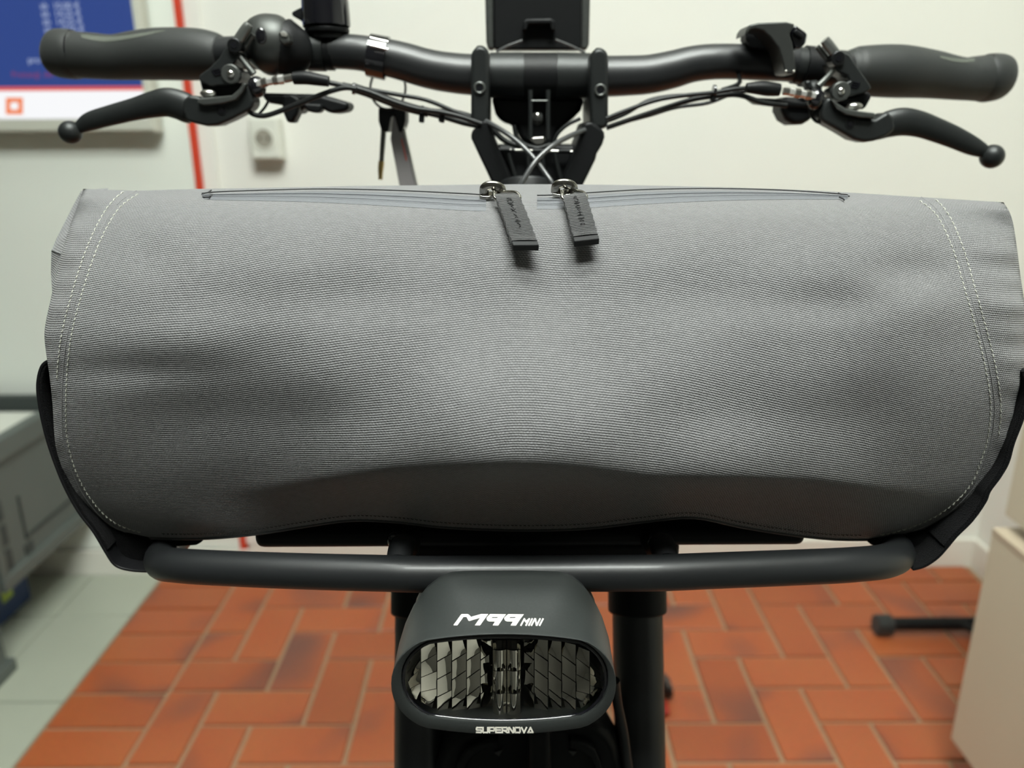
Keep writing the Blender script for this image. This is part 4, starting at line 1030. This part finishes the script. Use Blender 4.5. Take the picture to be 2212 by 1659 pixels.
# fork, head tube, frame and wheels ------------------------------------------------------
def FK(z): return 0.464+(z-0.752)*0.404
xl_, xr_ = P(907, 1450, FK(0.752)).x, P(1379, 1450, FK(0.752)).x
for x in (xl_, xr_):
    lg = tube('fork_leg', [(x, FK(0.80), 0.80), (x, FK(0.33), 0.33)], 0.0176, M['tubeblk'], BK, 28)
    q0, q1 = 0.835, 0.789
    cyl('fork_collar', (x, FK(q0), q0), (x, FK(q1), q1), 0.0205, M['black'], lg, 28, 0.002)
    cyl('fork_seal', (x, FK(0.690), 0.690), (x, FK(0.6885), 0.6885), 0.0179, M['gun'], lg, 28)
xm = (xl_+xr_)/2
box('fork_crown', (xl_-0.012, FK(0.83)-0.016, 0.815), (xr_+0.012, FK(0.83)+0.022, 0.85), M['black'], BK, 0.008, 4)
cyl('head_tube', (xm, FK(0.85), 0.85), (xm, FK(1.075), 1.075), 0.021, M['tubeblk'], BK, 28, 0.002)
ar = prism('fork_arch', [(925,1720),(945,1650),(962,1612),(982,1588),(1020,1574),(1100,1568),(1240,1566),(1290,1572),(1318,1588),(1336,1620),(1352,1720)], 0.425, 0.455, M['black'], BK, 0.007, 4)
prism('arch_rib', [(975,1720),(985,1655),(1005,1622),(1035,1606),(1075,1600),(1078,1616),(1045,1622),(1020,1640),(1005,1665),(998,1720)], 0.419, 0.43, M['black'], ar, 0.002)
prism('arch_rib', [(1312,1720),(1300,1655),(1285,1622),(1262,1608),(1228,1602),(1228,1618),(1255,1624),(1275,1640),(1286,1665),(1292,1720)], 0.419, 0.43, M['black'], ar, 0.002)
prism('arch_glint', [(1066,1626),(1086,1620),(1078,1634)], 0.4235, 0.4255, M['dim_mark_glint'], ar, 0.0003)  # triangular reflections on the arch, painted as flat grey shapes
prism('arch_glint', [(1227,1622),(1246,1624),(1238,1634)], 0.4235, 0.4255, M['dim_mark_glint'], ar, 0.0003)
prism('light_post', [(1143,1580),(1190,1580),(1192,1720),(1141,1720)], 0.405, 0.425, M['black'], BK, 0.004)
cable('light_cable', [(1328,1470,0.40),(1334,1520,0.405),(1346,1580,0.41),(1354,1640,0.412),(1366,1720,0.42)], 11, 0.41)
def ring(name, c, R, r, m, flat=1.0, par=BK):
    pts = [Vector((c[0], c[1]+R*math.cos(2*math.pi*i/48), c[2]+R*math.sin(2*math.pi*i/48))) for i in range(48)]
    return tube(name, pts, r, m, par, 14, closed=True)
xb_ = xm
for (cy, nm) in ((FK(0.33), 'front_wheel'), (1.47, 'rear_wheel')):
    w = ring(nm, (xb_, cy, 0.325), 0.302, 0.024, M['tyre'])
    ring('rim', (xb_, cy, 0.325), 0.276, 0.011, M['alu'], par=w)
    cyl('hub', (xb_-0.05, cy, 0.325), (xb_+0.05, cy, 0.325), 0.022, M['alu'], w)
    for k in range(16):
        an = 2*math.pi*k/16
        tube('spoke', [(xb_+(0.03 if k % 2 else -0.03), cy+0.02*math.cos(an), 0.325+0.02*math.sin(an)), (xb_, cy+0.268*math.cos(an+0.2), 0.325+0.268*math.sin(an+0.2))], 0.0011, M['gun'], w, 5)
tube('mudguard', [(xm, FK(0.33)+0.342*math.cos(t), 0.325+0.342*math.sin(t)) for t in [math.radians(a) for a in range(20, 150, 6)]], 0.030, M['black'], BK, 14, 0.35)
tube('frame_tube', [(xm, FK(0.93), 0.93), (xm, 0.75, 0.62), (xm, 0.98, 0.36)], 0.026, M['tubeblk'], BK, 20)
tube('frame_tube', [(xm, 0.98, 0.34), (xm, 1.12, 0.78)], 0.018, M['tubeblk'], BK, 18)
tube('frame_tube', [(xm, 0.66, 0.74), (xm, 1.09, 0.56)], 0.020, M['tubeblk'], BK, 18)
for s in (-0.06, 0.06):
    tube('rear_stay', [(xm+s*0.4, 1.0, 0.36), (xm+s, 1.15, 0.335), (xm+s, 1.47, 0.325)], 0.009, M['tubeblk'], BK, 12)
    tube('rear_stay', [(xm+s*0.35, 1.09, 0.62), (xm+s, 1.2, 0.55), (xm+s, 1.47, 0.325)], 0.008, M['tubeblk'], BK, 12)
ellipsoid('saddle', (xm, 1.16, 0.83), 0.085, 0.135, 0.032, M['rubber'], BK)
# kickstand on the right with its foot on the tiles
kf = PF(1446, 1500, 0.012)
ks = tube('kickstand', crom([(xm+0.03, 1.06, 0.31), (xm+0.10, kf.y-0.12, 0.2), (kf.x-0.02, kf.y-0.02, 0.04), (kf.x-0.006, kf.y, 0.012)], 4), 0.009, M['black'], BK, 12)
prism('kickstand_foot', [(1420,1462),(1436,1474),(1456,1494),(1452,1502),(1426,1504)], kf.y-0.012, kf.y+0.03, M['rubber'], ks, 0.003)
prism('foot_pad', [(1424,1540),(1448,1538),(1446,1546),(1424,1548)], PF(1436,1545,0.004).y-0.005, PF(1436,1545,0.004).y+0.03, M['redrefl'], ks, 0.001)

# headlight --------------------------------------------------------------------------------
def outline_px(kind, n=72):
    out = []
    for i in range(n):
        a = 2*math.pi*i/n
        if kind == 'front': cx, cy, hw, hh, fl = 1088, 1477, 243, 109, 112
        elif kind == 'open': cx, cy, hw, hh, fl = 1090, 1466, 224, 95, 116
        elif kind == 'lens': cx, cy, hw, hh, fl = 1090, 1464, 220, 92, 114
        # stadium with elliptical ends, parameterised by angle
        c, s = math.cos(a), math.sin(a)
        rx = hw-fl
        x = cx + (fl*max(-1, min(1, c*1.9)) + rx*c*abs(c)**0.15)
        y = cy - hh*(abs(s)**0.92)*(1 if s >= 0 else -1)
        out.append((x, y))
    return out
BACKP = [(1330-6,1440),(1316,1380),(1300,1330),(1283,1296),(1262,1268),(1240,1250),(1212,1241),(1150,1239),(1090,1239),(1030,1239),(974,1241),(946,1252),(920,1272),(896,1302),(876,1345),(862,1390),(856,1440),(870,1500),(920,1545),(1000,1560),(1090,1562),(1180,1560),(1260,1545),(1312,1500)]
def poly_at(poly, c, a):
    d = (math.cos(a), -math.sin(a)); best = None
    for (x0, y0), (x1, y1) in zip(poly, poly[1:]+poly[:1]):
        ex, ey = x1-x0, y1-y0; den = d[0]*ey-d[1]*ex
        if abs(den) < 1e-9: continue
        t = ((x0-c[0])*ey-(y0-c[1])*ex)/den; s = ((x0-c[0])*d[1]-(y0-c[1])*d[0])/den
        if t > 0 and -1e-6 <= s <= 1+1e-6: best = t if best is None else max(best, t)
    return (c[0]+d[0]*best, c[1]+d[1]*best)
N = 96
YF0, YBK2 = 0.300, 0.338
fo = outline_px('front', 200); op = outline_px('open', 200); ln = outline_px('lens', 200)
secs = []
angs = [2*math.pi*i/N for i in range(N)]
def sec(poly, c, Y): return [P(*poly_at(poly, c, a), Y) for a in angs]
S_in = sec(op, (1090,1466), YF0+0.0004); S_out = sec(fo, (1088,1477), YF0)
S_b = [P(*poly_at(BACKP, (1090,1420), a), YBK2) for a in angs]
def mix(A, B_, t, bulge=0.0):
    cen = sum(A, Vector())/len(A)
    return [p.lerp(q, t)+((p.lerp(q, t)-cen).normalized()*Vector((1,0,1)))*bulge if False else p.lerp(q, t) for p, q in zip(A, B_)]
S_tun = [Vector((p.x, 0.354, p.z-(0.018 if math.sin(a_) < -0.2 else 0.0))) for p, a_ in zip(S_in, angs)]
lipo = [p + Vector((0, 0.0012, 0)) for p in S_out]
hcen = sum(S_b, Vector())/N
S_b2 = [hcen + (p-hcen)*0.985 + Vector((0, 0.0015, 0)) for p in S_b]
S_b3 = [hcen + (p-hcen)*0.985 + Vector((0, 0.004, 0)) for p in S_b]
S_b4 = [hcen + (p-hcen)*0.97 + Vector((0, 0.0055, -0.0005)) for p in S_b]
S_b5 = [hcen + (p-hcen)*0.55 + Vector((0, 0.028, -0.006)) for p in S_b]
rings = [S_tun, S_in, [p.lerp(q, 0.12)+Vector((0, -0.0003, 0)) for p, q in zip(S_in, S_out)], [p.lerp(q, 0.9)+Vector((0, -0.0003, 0)) for p, q in zip(S_in, S_out)], S_out, lipo] + [mix(lipo, S_b, t) for t in (0.25, 0.5, 0.75, 0.94)] + [S_b, S_b2, S_b3, S_b4, S_b5]
vs = [p for r in rings for p in r]; fs = []
for j in range(len(rings)-1):
    for i in range(N): fs.append((j*N+i, j*N+(i+1) % N, (j+1)*N+(i+1) % N, (j+1)*N+i))
fs.append(tuple((len(rings)-1)*N+i for i in range(N))); fs.append(tuple(range(N))[::-1])
HL = mk('headlight', vs, fs, M['lamp'], BK, True, angle=42)
hc = hcen
cyl('headlight_mount', (hc.x, 0.352, hc.z-0.01), (hc.x, 0.41, hc.z-0.012), 0.012, M['black'], HL, 20)
# glass
A_ = sec(ln, (1090,1464), 0.3035); A_ = [Vector((p.x, 0.3035, p.z)) for p in A_]
mk('lens_glass', A_+[p+Vector((0, 0.0012, 0)) for p in A_], [tuple(range(N))[::-1], tuple(range(N, 2*N))]+[(i, (i+1) % N, N+(i+1) % N, N+i) for i in range(N)], M['glass'], HL, False)
tube('lens_ring', [p+Vector((0, -0.0004, 0)) for p in A_], 0.0012, M['gloss'], HL, 8, closed=True)
# reflector facets: upright mirror strips, each of four slightly turned cells
LX = [877,909,944,976,1008,1038,1064]; LT = [(1424,1394),(1392,1383),(1382,1381),(1380,1380),(1380,1380),(1381,1381)]
LBt = [(1502,1514),(1516,1534),(1535,1539),(1540,1534),(1533,1528),(1527,1525)]
RX = [1131,1154,1184,1213,1244,1274,1304]; RTp = [(1381,1381),(1380,1381),(1381,1383),(1385,1392),(1394,1406),(1412,1440)]
RBt = [(1524,1528),(1529,1535),(1536,1541),(1541,1538),(1537,1518),(1516,1488)]
def rdepth(x):
    t = abs(x-1096)/215.0
    return 0.3130+0.0115*(1-min(1, t)**1.25)
def facet(x0, x1, top, bot, left, k):
    vs, fs = [], []
    d0, d1 = rdepth(x0), rdepth(x1)
    g = 0.8
    dm = (d0+d1)/2; dd = (d1-d0)*0.8+(0.0024 if left else -0.0024)         # each strip is turned a little flatter than the bowl: saw-tooth steps
    sl = 9 if left else -9
    R = 4
    for r in range(R):
        for s in range(2):
            t0, t1 = r/R, (r+1)/R
            pass
        ya0, ya1 = top[0]+(bot[0]-top[0])*r/R, top[0]+(bot[0]-top[0])*(r+1)/R
        yb0, yb1 = top[1]+(bot[1]-top[1])*r/R, top[1]+(bot[1]-top[1])*(r+1)/R
        sk = sl if 0 < r else 0; sk1 = sl if r < R-1 else 0
        tl = 0.0010*((r+0.5)-R/2)
        bow = 0.0016*(abs(r+0.5-R/2)-1)
        o = len(vs)
        K = 4
        for j in range(K+1):
            tt = j/K
            for i in range(K+1):
                s = i/K
                x = x0+g+(x1-x0-2*g)*s
                y = (ya0+sk*(1-0)+ (yb0-sk-(ya0+sk))*s)*(1-tt)+(ya1+sk1+(yb1-sk1-(ya1+sk1))*s)*tt
                y = y+(0.5 if tt == 0 else (-0.5 if tt == 1 else 0))
                T = (r+tt)/R; Y = dm-dd/2*1.0+dd*s + 0.0065-0.0125*T-0.0006*r + 0.00015*math.sin(math.pi*s)
                vs.append(P(x, y, Y))
        for j in range(K):
            for i in range(K): fs.append((o+j*(K+1)+i, o+j*(K+1)+i+1, o+(j+1)*(K+1)+i+1, o+(j+1)*(K+1)+i))
    mk('reflector_facet', vs, fs, M['mirror'], HL, True, angle=30)
for k in range(6):
    facet(LX[k], LX[k+1], LT[k], LBt[k], True, k); facet(RX[k], RX[k+1], RTp[k], RBt[k], False, k)
for x0, x1 in ((1064,1094),(1095,1125)):
    ys = [1382, 1402, 1447, 1496, 1546]
    for r in range(4):
        yt, yb2 = ys[r]+0.6, ys[r+1]-0.6
        Y0 = 0.3300-0.0055*r
        vs = []; fs = []
        K = 6
        for j in range(K+1):
            t = j/K
            for i in range(K+1):
                s = i/K
                vs.append(P(x0+0.7+(x1-x0-1.4)*s, yt+(yb2-yt)*t+2.5*math.sin(math.pi*s)*(1 if r else 0), Y0-0.0022*math.sin(math.pi*s)-0.0030*t+ (0.001 if r == 0 else 0)))
        for j in range(K):
            for i in range(K): fs.append((j*(K+1)+i, j*(K+1)+i+1, (j+1)*(K+1)+i+1, (j+1)*(K+1)+i))
        mk('reflector_facet', vs, fs, M['mirror'], HL, True, angle=180)
# white lettering on hood and rim
HB = bvh_of(HL)
def poly_print(polys, sc, x0, y0, m, name, step=6.0, off=0.00018, slant=None):
    vs, fs = [], []
    bm = bmesh.new()
    for poly in polys:
        f = bm.faces.new([bm.verts.new((x0+x/sc, y0+y/sc, 0)) for x, y in poly])
    bm.normal_update(); bmesh.ops.triangulate(bm, faces=bm.faces)
    for _ in range(3):
        es = [e for e in bm.edges if e.calc_length() > step]
        if not es: break
        bmesh.ops.subdivide_edges(bm, edges=es, cuts=1, use_grid_fill=False); bm.normal_update()
        bmesh.ops.triangulate(bm, faces=bm.faces)
    bm.verts.ensure_lookup_table(); bm.verts.index_update()
    ok = True; co = []
    for v in bm.verts:
        p = Q(v.co.x, v.co.y, off, HB); co.append(p if p else P(v.co.x, v.co.y, 0.299))
    fs = [tuple(v.index for v in f.verts) for f in bm.faces]; bm.free()
    return mk(name, co, fs, m, HL, False)
s5 = 2212/210.0
M99 = [
 [(0,428),(170,190),(190,180),(320,180),(350,195),(395,245),(360,335),(340,330),(300,255),(285,243),(225,243),(85,435),(10,435)],
 [(395,245),(630,178),(785,180),(600,435),(485,435),(605,262),(360,335)],
 [(830,180),(1190,185),(1130,265),(1020,243),(885,243),(850,270),(755,300),(750,275),(765,245)],
 [(755,300),(850,270),(985,270),(1020,243),(1130,265),(1010,440),(890,435),(945,348),(800,345),(765,325)],
 [(1240,182),(1595,186),(1530,270),(1430,243),(1290,243),(1255,270),(1158,300),(1150,275),(1168,245)],
 [(1158,300),(1255,270),(1390,270),(1430,243),(1530,270),(1415,440),(1298,438),(1350,348),(1210,345),(1170,325)],
 ]
def stroke(pts, w):
    """thick polyline as quads (crop units)"""
    out = []
    for (x0, y0), (x1, y1) in zip(pts, pts[1:]):
        dx, dy = x1-x0, y1-y0; l = math.hypot(dx, dy); nx, ny = -dy/l*w/2, dx/l*w/2
        ex, ey = dx/l*w/2*0.9, dy/l*w/2*0.9
        out.append([(x0-ex+nx, y0-ey+ny), (x1+ex+nx, y1+ey+ny), (x1+ex-nx, y1+ey-ny), (x0-ex-nx, y0-ey-ny)])
    return out
for ps in ([(1532,432),(1606,292)], [(1610,294),(1644,356)], [(1644,356),(1716,294)], [(1720,292),(1648,432)], [(1712,432),(1784,292)], [(1772,432),(1846,292)], [(1858,292),(1884,430)], [(1892,432),(1962,292)], [(1956,432),(2030,294)]):
    M99 += stroke(ps, 33)
poly_print(M99, s5, 980, 1310, M['white_print'], 'model_lettering')
GL = {'S': [[(1,0),(0.12,0),(0,0.15),(0,0.4),(0.1,0.5),(0.9,0.5),(1,0.62),(1,0.88),(0.9,1),(0,1)]], 'U': [[(0,0),(0,0.85),(0.12,1),(0.88,1),(1,0.85),(1,0)]],
      'P': [[(0,1),(0,0),(0.88,0),(1,0.12),(1,0.52),(0.88,0.65),(0.25,0.65)]], 'E': [[(1,0),(0,0),(0,1),(1,1)], [(0.05,0.5),(0.9,0.5)]],
      'R': [[(0,1),(0,0),(0.88,0),(1,0.12),(1,0.45),(0.88,0.58),(0.3,0.58),(1,1)]], 'N': [[(0,1),(0,0),(0.15,0),(0.85,1),(1,1),(1,0)]],
      'O': [[(0.12,0),(0.88,0),(1,0.15),(1,0.85),(0.88,1),(0.12,1),(0,0.85),(0,0.15),(0.12,0)]], 'V': [[(0,0),(0.5,1),(1,0)]], 'A': [[(0,1),(0.5,0),(1,1),(0.4,1)]],
      '-': [[(0.1,0.5),(0.9,0.5)]], '2': [[(0,0),(1,0),(1,0.5),(0,0.5),(0,1),(1,1)]], '5': [[(1,0),(0,0),(0,0.5),(1,0.5),(1,1),(0,1)]]}
def word(s, x, y, w, h, pitch, sw, skew=0.0):
    polys = []
    for ch in s:
        for ps in GL[ch]: polys += stroke([(x+a*w+(1-b)*skew, y+b*h) for a, b in ps], sw)
        x += pitch
    return polys
def layered(polys, *a, **k): return poly_print(polys, *a, **k)
layered(word('SUPERNOVA', 702, 1177, 35, 35, 46.6, 12), 3.3515, 820, 1220, M['white_print'], 'maker_lettering', step=5)
# small grey marking on the inside of the upper lens rim
gp = []
for poly in word('PRO-25', 900, 24, 28, 16, 42, 5, 6): gp.append(poly)
vs, fs = [], []
for poly in gp:
    o = len(vs); vs += [P(860+x/4.809, 1370+y/4.809, 0.3030) for x, y in poly]; fs.append(tuple(o+i for i in range(4)))
mk('lens_marking', vs, fs, M['grey_print'], HL, False)
# small scuffs are carried by the housing material

# hanging tag behind the left cables ----------------------------------------------------------
tg = thing('hanging_tag', P(845, 240, 0.655), 'slim grey plate and thin rod hanging from a black clip below the handlebar', 'tag')
tube('wire_loop', [P(838+38*math.cos(t), 190+46*math.sin(t), 0.64) for t in [2*math.pi*i/32 for i in range(32)]], 0.0009, M['cable'], tg, 8, closed=True)
prism('clip', [(817,232),(876,236),(876,262),(870,282),(862,287),(852,250),(844,252),(838,286),(824,284),(817,262)], 0.640, 0.662, M['black'], tg, 0.003)
ptube('rod', [(829,278,6),(826,320,5.5),(824,350,5)], 0.650, M['gun'], tg, 12, 3)
ptube('rod_tip', [(824,348,6.5),(823,358,6.5),(822,372,5.5),(822,388,4.5)], 0.650, M['brass'], tg, 12, 3)
prism('plate', [(850,250),(862,246),(874,300),(897,398),(905,440),(872,440),(862,398),(843,300)], 0.645, 0.648, M['tagplate'], tg, 0.0008)
prism('plate_edge', [(862,246),(868,248),(902,398),(911,440),(905,440),(897,398),(874,300)], 0.644, 0.649, M['chrome'], tg, 0.0006)
prism('red_mark', [(866,300),(868,299),(879,346),(877,347)], 0.6444, 0.6452, M['red'], tg, 0.0002)
